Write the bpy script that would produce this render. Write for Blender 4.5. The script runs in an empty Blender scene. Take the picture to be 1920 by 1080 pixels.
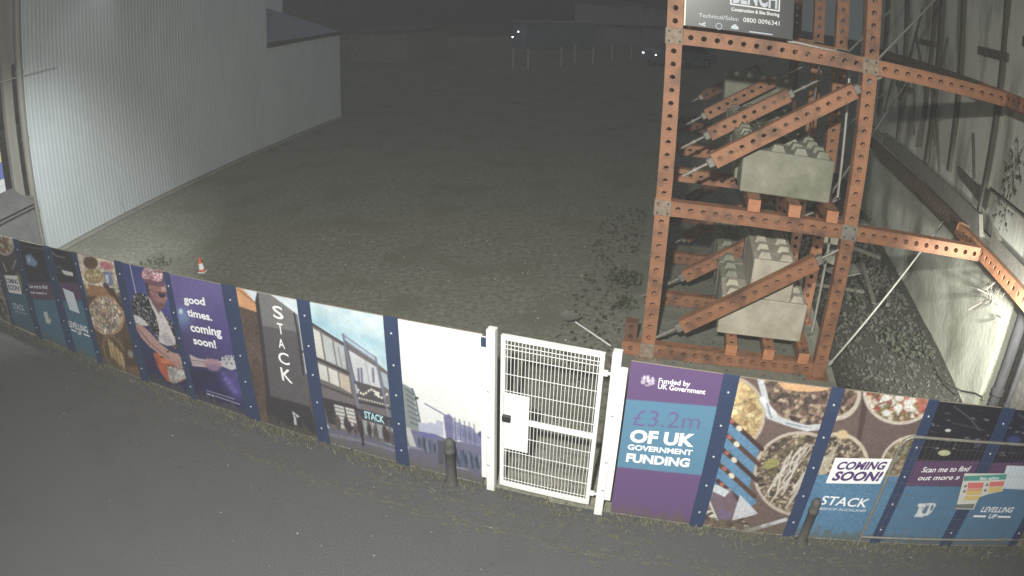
import bpy, bmesh, math, random
import numpy as np
from mathutils import Vector, Matrix

SC = bpy.context.scene
COL = SC.collection
R = math.radians
random.seed(7)
RNG = np.random.default_rng(7)

# ------------------------------------------------------------------ camera: wide security-camera lens (radial polynomial), 5.75 m up
FPX, K3, PITCH, ROLL, CAMH = 1295.79, 0.104754, 0.432208, -0.019413, 5.75
cam_d = bpy.data.cameras.new('camera')
cam = bpy.data.objects.new('camera', cam_d)
COL.objects.link(cam)
SC.camera = cam
cam_d.type = 'PANO'
cam_d.sensor_width = 36.0
cam_d.clip_start = 0.05
cam_d.clip_end = 600.0
_f = FPX * 36.0 / 1920.0
for holder in (cam_d, getattr(cam_d, 'cycles', None)):
    if holder is None:
        continue
    for k, val in (('panorama_type', 'FISHEYE_LENS_POLYNOMIAL'), ('fisheye_fov', R(170)), ('fisheye_polynomial_k0', 0.0),
                   ('fisheye_polynomial_k1', -1.0 / _f), ('fisheye_polynomial_k2', 0.0), ('fisheye_polynomial_k3', -K3 / _f ** 3),
                   ('fisheye_polynomial_k4', 0.0)):
        try:
            setattr(holder, k, val)
        except Exception:
            pass
cam.location = (0, 0, CAMH)
# orientation: world -> camera is rotate by pitch about x, then roll about the view axis
cam.matrix_world = (Matrix.Translation((0, 0, CAMH)) @ Matrix.Rotation(R(90) - PITCH, 4, 'X') @ Matrix.Rotation(-ROLL, 4, 'Z'))

# ------------------------------------------------------------------ world: night sky glow
W = bpy.data.worlds.new('World')
SC.world = W
W.use_nodes = True
wn = W.node_tree.nodes
bg = wn['Background']
bg.inputs['Color'].default_value = (0.83, 0.95, 1.0, 1)
bg.inputs['Strength'].default_value = 0.075
SC.view_settings.view_transform = 'Standard'
SC.view_settings.look = 'None'
SC.view_settings.exposure = 0.0
SC.view_settings.gamma = 1.0
SC.render.engine = 'CYCLES'
SC.cycles.max_bounces = 6
SC.cycles.volume_bounces = 1
SC.cycles.sample_clamp_indirect = 4.0

# ------------------------------------------------------------------ the lamps that light the yard at night (street and security lamps, out of frame)
def spot(name, loc, aim, watts, cone, blend, color, radius=0.12):
    d = bpy.data.lights.new(name, 'SPOT')
    d.energy = watts; d.spot_size = R(cone); d.spot_blend = blend; d.color = color; d.shadow_soft_size = radius
    o = bpy.data.objects.new(name, d); COL.objects.link(o)
    o.location = loc
    o.rotation_euler = (Vector(aim) - Vector(loc)).to_track_quat('-Z', 'Y').to_euler()
    return o
spot('security_lamp', (-0.8, -1.0, 7.4), (-1.4, 7.8, 0.0), 6900, 140, 1.0, (1.0, 0.98, 0.92))
spot('street_lamp_light', (-6.4, 9.3, 6.8), (-12.9, 13.6, -0.6), 2900, 72, 1.0, (0.95, 1.0, 1.0))
spot('wall_lamp_light', (6.2, 4.9, 3.1), (8.3, 9.2, 0.7), 3500, 70, 1.0, (1.0, 1.0, 0.94))

# ------------------------------------------------------------------ lens maths (photo pixel <-> world), used to place and trace things
def proj(P):
    P = np.asarray(P, float).reshape(-1, 3) - [0, 0, CAMH]
    d = P / np.linalg.norm(P, axis=1)[:, None]
    c, s = math.cos(PITCH), math.sin(PITCH)
    d = np.stack([d[:, 0], c * d[:, 1] - s * d[:, 2], s * d[:, 1] + c * d[:, 2]], 1)
    c, s = math.cos(ROLL), math.sin(ROLL)
    d = np.stack([c * d[:, 0] - s * d[:, 2], d[:, 1], s * d[:, 0] + c * d[:, 2]], 1)
    th = np.arccos(np.clip(d[:, 1], -1, 1)); rr = th.copy()
    for _ in range(12):
        rr = rr - (rr * (1 + K3 * rr * rr) - th) / (1 + 3 * K3 * rr * rr)
    n = np.hypot(d[:, 0], d[:, 2]) + 1e-12
    return np.stack([960 + FPX * rr * d[:, 0] / n, 540 - FPX * rr * d[:, 2] / n], 1)

def ray(px, py):
    x = (px - 960) / FPX; y = -(py - 540) / FPX
    r = math.hypot(x, y) + 1e-12; th = r * (1 + K3 * r * r)
    d = (x / r * math.sin(th), math.cos(th), y / r * math.sin(th))
    c, s = math.cos(ROLL), math.sin(ROLL)
    d = (c * d[0] + s * d[2], d[1], -s * d[0] + c * d[2])
    c, s = math.cos(PITCH), math.sin(PITCH)
    return Vector((d[0], c * d[1] + s * d[2], -s * d[1] + c * d[2]))

def at(px, py, z=0.0):
    r = ray(px, py)
    return r * ((z - CAMH) / r.z) + Vector((0, 0, CAMH))

def on_plane(px, py, p0, dirv):
    r = ray(px, py); nx, ny = -dirv[1], dirv[0]
    t = (nx * p0[0] + ny * p0[1]) / (nx * r.x + ny * r.y)
    return r * t + Vector((0, 0, CAMH))

# ------------------------------------------------------------------ helpers
def lin(c):
    c = np.asarray(c, float) / 255.0
    return np.where(c <= 0.04045, c / 12.92, ((c + 0.055) / 1.055) ** 2.4)

def put(o, parent=None, label=None, cat=None, group=None, kind=None):
    if o.name not in COL.objects:
        COL.objects.link(o)
    if parent is not None:
        o.parent = parent
    if label: o['label'] = label
    if cat: o['category'] = cat
    if group: o['group'] = group
    if kind: o['kind'] = kind
    return o

def thing(name, label, cat, loc=(0, 0, 0), group=None):
    o = bpy.data.objects.new(name, None)
    o.empty_display_size = 0.2
    o.location = loc
    return put(o, None, label, cat, group)

class MB:
    def __init__(s): s.v = []; s.f = []; s.m = []; s.sm = []
    def add(s, vs, fs, mat=0, smooth=False):
        b = len(s.v); s.v += [tuple(p) for p in vs]
        for f in fs:
            s.f.append(tuple(i + b for i in f)); s.m.append(mat); s.sm.append(smooth)
    def box(s, c, size, X=(1, 0, 0), Y=(0, 1, 0), Z=(0, 0, 1), mat=0, bev=0.0):
        c = Vector(c); X = Vector(X); Y = Vector(Y); Z = Vector(Z); a, b, h = [q / 2 for q in size]
        if bev <= 0:
            vs = [c + X * (i * a) + Y * (j * b) + Z * (k * h) for k in (-1, 1) for j in (-1, 1) for i in (-1, 1)]
            s.add(vs, [(0, 2, 3, 1), (4, 5, 7, 6), (0, 1, 5, 4), (2, 6, 7, 3), (0, 4, 6, 2), (1, 3, 7, 5)], mat)
            return
        e = min(bev, a * .9, b * .9, h * .9)
        bm = bmesh.new(); bmesh.ops.create_cube(bm, size=1)
        for q in bm.verts: q.co = Vector((q.co.x * 2 * a, q.co.y * 2 * b, q.co.z * 2 * h))
        bmesh.ops.bevel(bm, geom=bm.edges[:], offset=e, segments=1, affect='EDGES')
        bm.verts.index_update()
        s.add([c + X * q.co.x + Y * q.co.y + Z * q.co.z for q in bm.verts], [[q.index for q in f.verts] for f in bm.faces], mat)
        bm.free()
    def tube(s, p0, p1, r, n=10, mat=0, r1=None, caps=True):
        p0 = Vector(p0); p1 = Vector(p1); d = (p1 - p0).normalized(); r1 = r if r1 is None else r1
        a = d.orthogonal().normalized(); b = d.cross(a)
        vs = [];
        for p, rad in ((p0, r), (p1, r1)):
            for i in range(n):
                t = 2 * math.pi * i / n; vs.append(p + (a * math.cos(t) + b * math.sin(t)) * rad)
        s.add(vs, [(i, (i + 1) % n, n + (i + 1) % n, n + i) for i in range(n)], mat, True)
        if caps:
            s.add(vs[:n], [tuple(range(n))[::-1]], mat); s.add(vs[n:], [tuple(range(n))], mat)
    def path(s, pts, r, n=8, mat=0):
        for p, q in zip(pts[:-1], pts[1:]): s.tube(p, q, r, n, mat)
    def lathe(s, base, prof, n=20, mat=0, axis=(0, 0, 1)):
        base = Vector(base); ax = Vector(axis).normalized(); a = ax.orthogonal().normalized(); b = ax.cross(a)
        vs = [];
        for r, z in prof:
            for i in range(n):
                t = 2 * math.pi * i / n; vs.append(base + ax * z + (a * math.cos(t) + b * math.sin(t)) * r)
        fs = [(j * n + i, j * n + (i + 1) % n, (j + 1) * n + (i + 1) % n, (j + 1) * n + i) for j in range(len(prof) - 1) for i in range(n)]
        s.add(vs, fs, mat, True)
        m = len(prof) - 1
        s.add(vs[:n], [tuple(range(n))[::-1]], mat); s.add(vs[m * n:], [tuple(range(n))], mat)
    def build(s, name, mats, parent=None, **kw):
        me = bpy.data.meshes.new(name)
        me.from_pydata(s.v, [], s.f)
        for m in (mats if isinstance(mats, (list, tuple)) else [mats]): me.materials.append(m)
        me.polygons.foreach_set('material_index', s.m)
        me.polygons.foreach_set('use_smooth', s.sm)
        me.update()
        o = bpy.data.objects.new(name, me)
        return put(o, parent, **kw)

# ------------------------------------------------------------------ materials
def nodes(name):
    m = bpy.data.materials.new(name); m.use_nodes = True
    nt = m.node_tree
    return m, nt, nt.nodes['Principled BSDF']

def mat(name, c, rough=0.6, c2=None, scale=6.0, detail=6.0, bump=0.0, bscale=None, metal=0.0, lo=0.35, hi=0.7, stretch=(1, 1, 1), c3=None, s3=1.2, spec=0.5):
    m, nt, b = nodes(name); N = nt.nodes; K = nt.links
    b.inputs['Roughness'].default_value = rough; b.inputs['Metallic'].default_value = metal
    b.inputs['Specular IOR Level'].default_value = spec
    c = (*c, 1)
    tc = N.new('ShaderNodeTexCoord'); mp = N.new('ShaderNodeMapping'); mp.inputs['Scale'].default_value = stretch
    K.new(tc.outputs['Object'], mp.inputs['Vector'])
    if c2 is None:
        b.inputs['Base Color'].default_value = c
    else:
        nz = N.new('ShaderNodeTexNoise'); nz.inputs['Scale'].default_value = scale; nz.inputs['Detail'].default_value = detail; nz.inputs['Roughness'].default_value = .65
        K.new(mp.outputs[0], nz.inputs['Vector'])
        rp = N.new('ShaderNodeValToRGB'); rp.color_ramp.elements[0].position = lo; rp.color_ramp.elements[1].position = hi
        rp.color_ramp.elements[0].color = c; rp.color_ramp.elements[1].color = (*c2, 1)
        K.new(nz.outputs['Fac'], rp.inputs['Fac'])
        out = rp.outputs['Color']
        if c3 is not None:
            n3 = N.new('ShaderNodeTexNoise'); n3.inputs['Scale'].default_value = s3; n3.inputs['Detail'].default_value = 4
            K.new(mp.outputs[0], n3.inputs['Vector'])
            r3 = N.new('ShaderNodeValToRGB'); r3.color_ramp.elements[0].position = .5; r3.color_ramp.elements[1].position = .68
            K.new(n3.outputs['Fac'], r3.inputs['Fac'])
            mx = N.new('ShaderNodeMix'); mx.data_type = 'RGBA'
            K.new(r3.outputs['Color'], mx.inputs['Factor']); K.new(out, mx.inputs['A']); mx.inputs['B'].default_value = (*c3, 1)
            out = mx.outputs['Result']
        K.new(out, b.inputs['Base Color'])
    if bump > 0:
        nb = N.new('ShaderNodeTexNoise'); nb.inputs['Scale'].default_value = bscale or scale * 3; nb.inputs['Detail'].default_value = 8
        K.new(mp.outputs[0], nb.inputs['Vector'])
        bp = N.new('ShaderNodeBump'); bp.inputs['Strength'].default_value = bump; bp.inputs['Distance'].default_value = .03
        K.new(nb.outputs['Fac'], bp.inputs['Height']); K.new(bp.outputs['Normal'], b.inputs['Normal'])
    return m

def emit(name, c, s):
    m, nt, b = nodes(name)
    b.inputs['Base Color'].default_value = (*c, 1); b.inputs['Emission Color'].default_value = (*c, 1); b.inputs['Emission Strength'].default_value = s
    return m

M = {}
M['asphalt'] = mat('asphalt', (.078, .081, .082), .9, (.186, .190, .190), 60, 10, .8, 160, c3=(.112, .114, .113), s3=.9, spec=.2)
M['patch'] = mat('asphalt_patch', (.075, .076, .075), .9, (.16, .16, .157), 60, 8, .6, 120, spec=.2)
M['moss'] = mat('moss', (.088, .087, .067), .95, (.172, .166, .132), 30, 8, .6, 90, spec=.1)
M['silt'] = mat('silt', (.075, .075, .068), .95, (.15, .147, .135), 40, 8, .6, 110, spec=.1)
M['site'] = mat('site_ground', (.18, .176, .14), .95, (.34, .328, .265), 8, 12, .6, 26, c3=(.20, .20, .145), s3=.7, spec=.15, lo=.36, hi=.66)
M['land'] = mat('land', (.03, .03, .027), .95, (.05, .05, .04), 3, 5, .3)
M['pad'] = mat('pad_concrete', (.20, .205, .165), .9, (.30, .30, .245), 3.5, 8, .4, 40, c3=(.17, .185, .135), s3=.9)
M['block'] = mat('block_concrete', (.42, .39, .31), .85, (.72, .68, .55), 2.0, 12, .4, 40, c3=(.42, .385, .29), s3=1.7)
M['block_mossy_dim'] = mat('block_concrete_mossy_dim', (.29, .29, .225), .9, (.47, .465, .365), 2.2, 12, .45, 40, c3=(.22, .235, .165), s3=1.3)  # mossy concrete, its colour also darkened for the weaker light higher up
M['orange'] = mat('orange_paint', (.44, .205, .105), .6, (.30, .145, .08), 4, 12, .3, 30, c3=(.18, .095, .06), s3=2.6)
def vary(m, lo, hi):
    nt = m.node_tree; b = nt.nodes['Principled BSDF']; src = b.inputs['Base Color'].links[0].from_socket
    oi = nt.nodes.new('ShaderNodeObjectInfo'); mr = nt.nodes.new('ShaderNodeMapRange'); mr.inputs['To Min'].default_value = lo; mr.inputs['To Max'].default_value = hi
    mx = nt.nodes.new('ShaderNodeMix'); mx.data_type = 'RGBA'; mx.blend_type = 'MULTIPLY'; mx.inputs['Factor'].default_value = 1
    cb = nt.nodes.new('ShaderNodeCombineColor')
    nt.links.new(oi.outputs['Random'], mr.inputs['Value'])
    for k in ('Red', 'Green', 'Blue'): nt.links.new(mr.outputs['Result'], cb.inputs[k])
    nt.links.new(src, mx.inputs['A']); nt.links.new(cb.outputs['Color'], mx.inputs['B']); nt.links.new(mx.outputs['Result'], b.inputs['Base Color'])
vary(M['orange'], .78, 1.08); vary(M['block'], .95, 1.08); vary(M['block_mossy_dim'], .72, 1.0)
M['orange_pale'] = mat('orange_paint_worn', (.58, .27, .14), .55, (.44, .17, .08), 7, 9, .15, 40)
M['rust'] = mat('rusty_paint', (.20, .085, .05), .75, (.11, .065, .045), 6, 9, .3, 30)
M['brown'] = mat('brown_steel', (.10, .075, .055), .75, (.15, .095, .06), 5, 8, .3, 30)  # plain dark brown, used on the far walings
M['galv'] = mat('galvanised_steel', (.33, .31, .27), .5, (.22, .21, .18), 9, 7, .2, 40, metal=.35)
M['joint'] = mat('joint_plate_steel', (.24, .165, .11), .7, (.40, .34, .26), 11, 10, .4, 40, metal=.1)
M['tube'] = mat('scaffold_tube', (.62, .60, .54), .35, (.48, .47, .43), 10, 6, .1, metal=.4)
M['white'] = mat('white_paint', (.86, .87, .86), .45, (.78, .79, .77), 4, 7)
M['black'] = mat('black_plastic', (.018, .018, .018), .45)
M['bollard'] = mat('bollard_paint', (.055, .054, .052), .7, (.085, .082, .075), 8, 6)
M['clad'] = mat('clad_sheet', (.50, .54, .55), .55, (.44, .48, .49), 1.3, 5, .08, 4, stretch=(1, 1, .35), c3=(.44, .46, .46), s3=.35)
M['cladroof'] = mat('roof_sheet', (.24, .27, .38), .6, (.20, .23, .32), 2, 5)
M['plinth'] = mat('plinth_concrete', (.22, .22, .19), .9, (.32, .31, .27), 4, 8, .4)
M['pipe'] = mat('pipe_plastic', (.20, .19, .17), .5, (.27, .25, .21), 4, 7, stretch=(1, 1, .2))
M['ironpipe'] = mat('iron_pipe', (.018, .018, .019), .85, (.036, .035, .036), 6, 7, stretch=(1, 1, .3), spec=.2)
M['rubbleground'] = mat('rubble_ground', (.030, .030, .025), .95, (.085, .083, .068), 9, 12, 1.0, 40, c3=(.05, .052, .038), s3=1.5, spec=.1)
M['rubblestone'] = mat('dark_rubble', (.030, .029, .024), .95, (.085, .083, .068), 3.5, 8, .3, c3=(.085, .083, .07), s3=2.5)
M['render'] = mat('wall_render', (.60, .605, .50), .85, (.72, .725, .61), 1.6, 9, .35, 8, c3=(.42, .43, .33), s3=.9)
M['plaster'] = mat('old_plaster', (.66, .665, .58), .9, (.78, .78, .69), 1.4, 9, .35, 10, stretch=(1, 1, .25), c3=(.27, .265, .215), s3=1.3)
M['oldstone'] = mat('old_stone', (.05, .047, .042), .9, (.13, .12, .105), 7, 9, .6, 14)
M['lathwood'] = mat('split_lath', (.16, .14, .115), .85, (.26, .235, .20), 8, 6)
M['timber'] = mat('timber', (.085, .08, .065), .85, (.13, .12, .095), 6, 7, .3, stretch=(1, 1, .2))
M['plank'] = mat('grey_plank', (.20, .195, .165), .85, (.28, .27, .23), 3, 8, .25)
M['stone'] = mat('rubble_stone', (.075, .072, .056), .95, (.17, .165, .13), 3.5, 8, .3)
M['leaf'] = mat('leaf', (.05, .062, .032), .8, (.095, .105, .058), 9, 3)
M['leafdark'] = mat('leaf_dark', (.035, .040, .024), .8, (.065, .070, .042), 9, 3)
M['weed'] = mat('verge_weed', (.115, .112, .068), .85, (.20, .188, .125), 11, 3)
M['cable'] = mat('cable_rubber', (.05, .048, .04), .7)
M['navy'] = mat('navy_strip', (.024, .042, .098), .5, (.031, .052, .115), 3, 5)
M['ply'] = mat('plywood', (.30, .26, .20), .8, (.36, .31, .24), 5, 6)
M['bolt'] = mat('bolt_head', (.55, .58, .62), .35, metal=.5)
M['vinyl'] = mat('white_vinyl', (.88, .88, .89), .5)
M['vinyl_dim'] = mat('pale_vinyl', (.60, .66, .72), .5)
M['purple_ink'] = mat('purple_ink', (.085, .045, .16), .5)
M['lilac_ink'] = mat('muted_purple_ink', (.14, .12, .28), .5)
M['teal_ink'] = mat('pale_teal_ink', (.42, .66, .72), .5)
M['coneorange'] = mat('cone_orange', (.75, .13, .03), .5)
M['conewhite'] = mat('cone_white', (.95, .95, .95), .4)
M['glass'] = mat('dark_glass', (.02, .025, .03), .1)
M['carpaint'] = mat('car_paint', (.16, .20, .27), .25, metal=.3)
M['tyre'] = mat('tyre', (.012, .012, .012), .8)
M['darkwall'] = mat('dark_wall', (.07, .072, .075), .9, (.095, .098, .10), .6, 5)
M['palewall'] = mat('pale_wall', (.30, .305, .30), .9, (.38, .38, .37), .5, 5)
M['cabin'] = mat('cabin_paint', (.13, .16, .23), .6, (.17, .20, .27), .8, 4)
M['postpale'] = mat('pale_post', (.48, .475, .45), .8)
M['signdark'] = mat('sign_dark', (.035, .040, .039), .35, (.05, .055, .052), 2, 5)
M['signedge'] = mat('sign_edge', (.80, .78, .66), .4)
M['signblue'] = mat('sign_blue', (.06, .07, .20), .4)
M['lampglow'] = emit('lamp_glow', (.75, .9, 1.0), 12.0)
M['glintglow'] = emit('reflection_glow', (.95, 1.0, 1.0), 5.0)  # emission standing in for a bright reflection off the car
M['blueglow'] = emit('blue_glow', (.25, .5, .9), .25)
M['yellow'] = mat('yellow_render', (.55, .47, .22), .8)
M['bluepanel'] = mat('blue_band', (.12, .15, .40), .6)
M['whitepanel'] = mat('white_shutter', (.62, .64, .64), .6)
M['shed'] = mat('shed_roof', (.10, .10, .10), .9, (.14, .14, .135), 3, 5)

# colour-attribute print (the photographs and flat inks printed on the boards)
mp_, nt_, b_ = nodes('poster_print')
ca = nt_.nodes.new('ShaderNodeVertexColor'); ca.layer_name = 'print'
nt_.links.new(ca.outputs['Color'], b_.inputs['Base Color'])
b_.inputs['Roughness'].default_value = .5
M['print'] = mp_

# ------------------------------------------------------------------ ground
def sheet(name, pts, z, m, label_kind='structure'):
    b = MB(); b.add([(p[0], p[1], z) for p in pts], [tuple(range(len(pts)))]); return b.build(name, m, kind=label_kind)

HL = Vector((1, -.323, 0)).normalized(); HR = Vector((1, -.286, 0)).normalized()
def hl(x, z=0, off=0): return Vector((x, 6.446 - .323 * x, z)) + Vector((HL.y, -HL.x, 0)) * off    # off > 0: towards the street
def hr(x, z=0, off=0): return Vector((x, 6.379 - .286 * x, z)) + Vector((HR.y, -HR.x, 0)) * off
def hx(x, z=0, off=0): return hl(x, z, off) if x < .5 else hr(x, z, off)

sheet('ground', [(-300, -60), (300, -60), (300, 400), (-300, 400)], -.03, M['land'])
sheet('street', [(-60, -40), (60, -40), hr(40, 0, -.01), hr(.5, 0, -.01), hl(.5, 0, -.01), hl(-40, 0, -.01)], 0.0, M['asphalt'])
sheet('yard_ground', [hl(-40, 0, .02), hl(.5, 0, .02), hr(.5, 0, .02), hr(40, 0, .02), (60, 90), (-40, 90)], -.008, M['site'])
def vnoise(x, y, seed=0):
    xi = np.floor(x).astype(np.int64); yi = np.floor(y).astype(np.int64); fx = x - xi; fy = y - yi
    fx = fx * fx * (3 - 2 * fx); fy = fy * fy * (3 - 2 * fy)
    def h(a, b):
        n = (a * 374761393 + b * 668265263 + seed * 1442695041) & 0x7fffffff
        n = ((n ^ (n >> 13)) * 1274126177) & 0x7fffffff
        return ((n ^ (n >> 16)) & 0xffff) / 65535.0
    return (h(xi, yi) * (1 - fx) + h(xi + 1, yi) * fx) * (1 - fy) + (h(xi, yi + 1) * (1 - fx) + h(xi + 1, yi + 1) * fx) * fy

def vnoise1(x, y, seed=0):
    return float(vnoise(np.array([x]), np.array([y]), seed)[0])
# ------------------------------------------------------------------ painter for the printed boards, in photo pixel coordinates
def cells(x, y, size, pal, seed=0):
    """patches of chopped food: nearest random point, its colour from the palette"""
    x = x / size; y = y / size; xi = np.floor(x); yi = np.floor(y)
    best = np.full(x.shape, 9.0); who = np.zeros(x.shape)
    for a in (-1, 0, 1):
        for b in (-1, 0, 1):
            cx = xi + a; cy = yi + b
            h1 = np.modf(np.abs(np.sin(cx * 127.1 + cy * 311.7 + seed) * 43758.5))[0]
            h2 = np.modf(np.abs(np.sin(cx * 269.5 + cy * 183.3 + seed * 2) * 24634.6))[0]
            d = (cx + h1 - x) ** 2 + (cy + h2 - y) ** 2
            m = d < best; best = np.where(m, d, best); who = np.where(m, np.modf(h1 * 57.3 + h2 * 91.7)[0], who)
    pal = np.array(pal, float)
    col = pal[np.clip((who * len(pal)).astype(int), 0, len(pal) - 1)]
    return col * (1.10 - .5 * np.sqrt(best))[:, None]

class Art:
    def __init__(s, px, U, V, base):
        s.X0 = px[:, 0]; s.Y0 = px[:, 1]; s.U = U; s.V = V
        s.C = np.tile(np.array(base, float), (len(U), 1)); s.frame(0, 0, 1)
    def frame(s, ox, oy, sc):
        s.X = (s.X0 - ox) * sc; s.Y = (s.Y0 - oy) * sc; s.sc = sc
    def lay(s, a, col):
        if callable(col): col = col(s)
        s.C = s.C * (1 - a[:, None]) + np.asarray(col, float) * a[:, None]
    def mask(s, pts, soft=1.0):
        P = np.array(pts, float); x = s.X; y = s.Y; ins = np.zeros(x.shape, bool); d = np.full(x.shape, 1e18)
        for (x0, y0), (x1, y1) in zip(P, np.roll(P, -1, 0)):
            c = ((y0 > y) != (y1 > y)) & (x < (x1 - x0) * (y - y0) / (y1 - y0 + 1e-12) + x0); ins ^= c
            t = np.clip(((x - x0) * (x1 - x0) + (y - y0) * (y1 - y0)) / ((x1 - x0) ** 2 + (y1 - y0) ** 2 + 1e-9), 0, 1)
            d = np.minimum(d, (x - x0 - t * (x1 - x0)) ** 2 + (y - y0 - t * (y1 - y0)) ** 2)
        sd = np.where(ins, 1, -1) * np.sqrt(d) / s.sc
        return np.clip(sd / soft + .5, 0, 1)
    def poly(s, pts, col, soft=1.0, op=1.0): s.lay(s.mask(pts, soft) * op, col)
    def ell(s, cx, cy, rx, ry, col, rot=0, soft=1.0, op=1.0, hole=0.0):
        c, n = math.cos(R(rot)), math.sin(R(rot)); dx = s.X - cx; dy = s.Y - cy
        q = np.hypot((c * dx + n * dy) / rx, (-n * dx + c * dy) / ry); w = min(rx, ry) / s.sc
        a = np.clip((1 - q) * w / soft + .5, 0, 1)
        if hole: a = a * np.clip((q - hole) * w / soft + .5, 0, 1)
        s.lay(a * op, col)
    def line(s, pts, w, col, op=1.0):
        d = np.full(s.X.shape, 1e18)
        for (x0, y0), (x1, y1) in zip(pts[:-1], pts[1:]):
            t = np.clip(((s.X - x0) * (x1 - x0) + (s.Y - y0) * (y1 - y0)) / ((x1 - x0) ** 2 + (y1 - y0) ** 2 + 1e-9), 0, 1)
            d = np.minimum(d, np.hypot(s.X - x0 - t * (x1 - x0), s.Y - y0 - t * (y1 - y0)))
        s.lay(np.clip((w / 2 - d) / s.sc + .5, 0, 1) * op, col)
    def glow(s, cx, cy, r, col, op=.6):
        s.lay(np.exp(-((s.X - cx) ** 2 + (s.Y - cy) ** 2) / (r * r)) * op, col)
    def grain(s, amp, size=.02, seed=3):
        n = vnoise(s.U / size, s.V / size, seed) - .5; s.C = s.C * (1 + amp * n[:, None])

def food(pal, size, seed=0):
    def paint(s):
        wx = (vnoise(s.U / (size * .8), s.V / (size * .8), seed + 3) - .5) * size; wy = (vnoise(s.U / (size * .8), s.V / (size * .8), seed + 4) - .5) * size
        c = .74 * cells(s.U + wx * .6, s.V + wy * .6, size, pal, seed) + .26 * cells(s.U + wy, s.V - wx, size * .42, pal, seed + 9)
        big = vnoise(s.U / (size * 3.5), s.V / (size * 3.5), seed + 5); fine = vnoise(s.U / (size * .16), s.V / (size * .16), seed + 6)
        c = c * (.96 + .42 * big + .30 * (fine - .5))[:, None]
        return c + (np.clip(fine - .80, 0, 1) * 5)[:, None] * np.array([60, 58, 50])
    return paint

PAL_MEAT = [(112, 88, 74), (150, 124, 102), (62, 50, 46), (186, 164, 138), (96, 84, 62), (72, 58, 56), (128, 98, 92)]
PAL_SALAD = [(205, 205, 190), (175, 95, 75), (120, 100, 60), (195, 175, 140), (215, 215, 205), (150, 70, 60), (110, 110, 60)]
PAL_CHIP = [(205, 180, 125), (175, 145, 95), (220, 200, 150), (150, 120, 80), (190, 165, 110)]
PAL_PIZZA = [(205, 190, 165), (190, 170, 140), (165, 140, 115), (120, 120, 90), (215, 200, 175), (175, 120, 110), (110, 100, 105)]

def art_pizza(a):
    a.frame(130, 450, 3.273)
    a.poly([(30, 60), (300, 100), (310, 300), (90, 270)], (215, 203, 182))
    a.poly([(30, 60), (300, 100), (310, 300), (90, 270)], food([(225, 215, 195), (205, 190, 170), (190, 150, 140), (215, 200, 170), (180, 165, 150)], .07, 1), op=.8)
    a.ell(132, 140, 45, 38, (105, 78, 60), 20); a.ell(228, 158, 40, 22, (190, 110, 120), 25, soft=4)
    a.poly([(85, 268), (200, 285), (260, 320), (275, 345), (118, 345)], (170, 122, 82))
    a.poly([(55, 85), (75, 90), (120, 300), (105, 300)], (235, 225, 205), op=.7)
    a.ell(150, 222, 58, 46, (165, 140, 95), 10); a.ell(147, 218, 46, 34, food(PAL_CHIP, .045, 5), 10)
    a.poly([(205, 195), (262, 195), (272, 275), (225, 290)], (125, 135, 165)); a.poly([(218, 215), (240, 210), (245, 260), (230, 265)], (195, 200, 215))
    a.line([(220, 275), (262, 330), (285, 345)], 26, (92, 62, 55))
    a.poly([(280, 300), (330, 290), (345, 430), (300, 400)], food(PAL_PIZZA, .05, 8))
    a.poly([(100, 345), (340, 345), (430, 900), (180, 900)], (98, 78, 60))
    a.ell(228, 462, 108, 128, (186, 142, 100), -24); a.ell(222, 464, 98, 117, food(PAL_PIZZA, .055, 11), -24)
    a.line([(262, 300), (300, 380), (345, 440)], 12, (70, 52, 48))
    a.ell(282, 700, 64, 132, (140, 112, 74), -24); a.ell(284, 705, 54, 118, (104, 82, 54), -24)
    for k in range(9):
        x = 240 + k * 11; a.line([(x, 610 + k * 12), (x + 22 + 4 * (k % 3), 720 + k * 12)], 11, PAL_CHIP[k % 5], .85)
    a.poly([(330, 590), (380, 620), (440, 830), (350, 850)], (88, 66, 50)); a.ell(375, 700, 16, 26, (150, 140, 135), -20, soft=3)
    a.poly([(355, 780), (440, 770), (450, 860), (370, 860)], (135, 92, 58), soft=4)
    a.grain(.35, .016)

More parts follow.
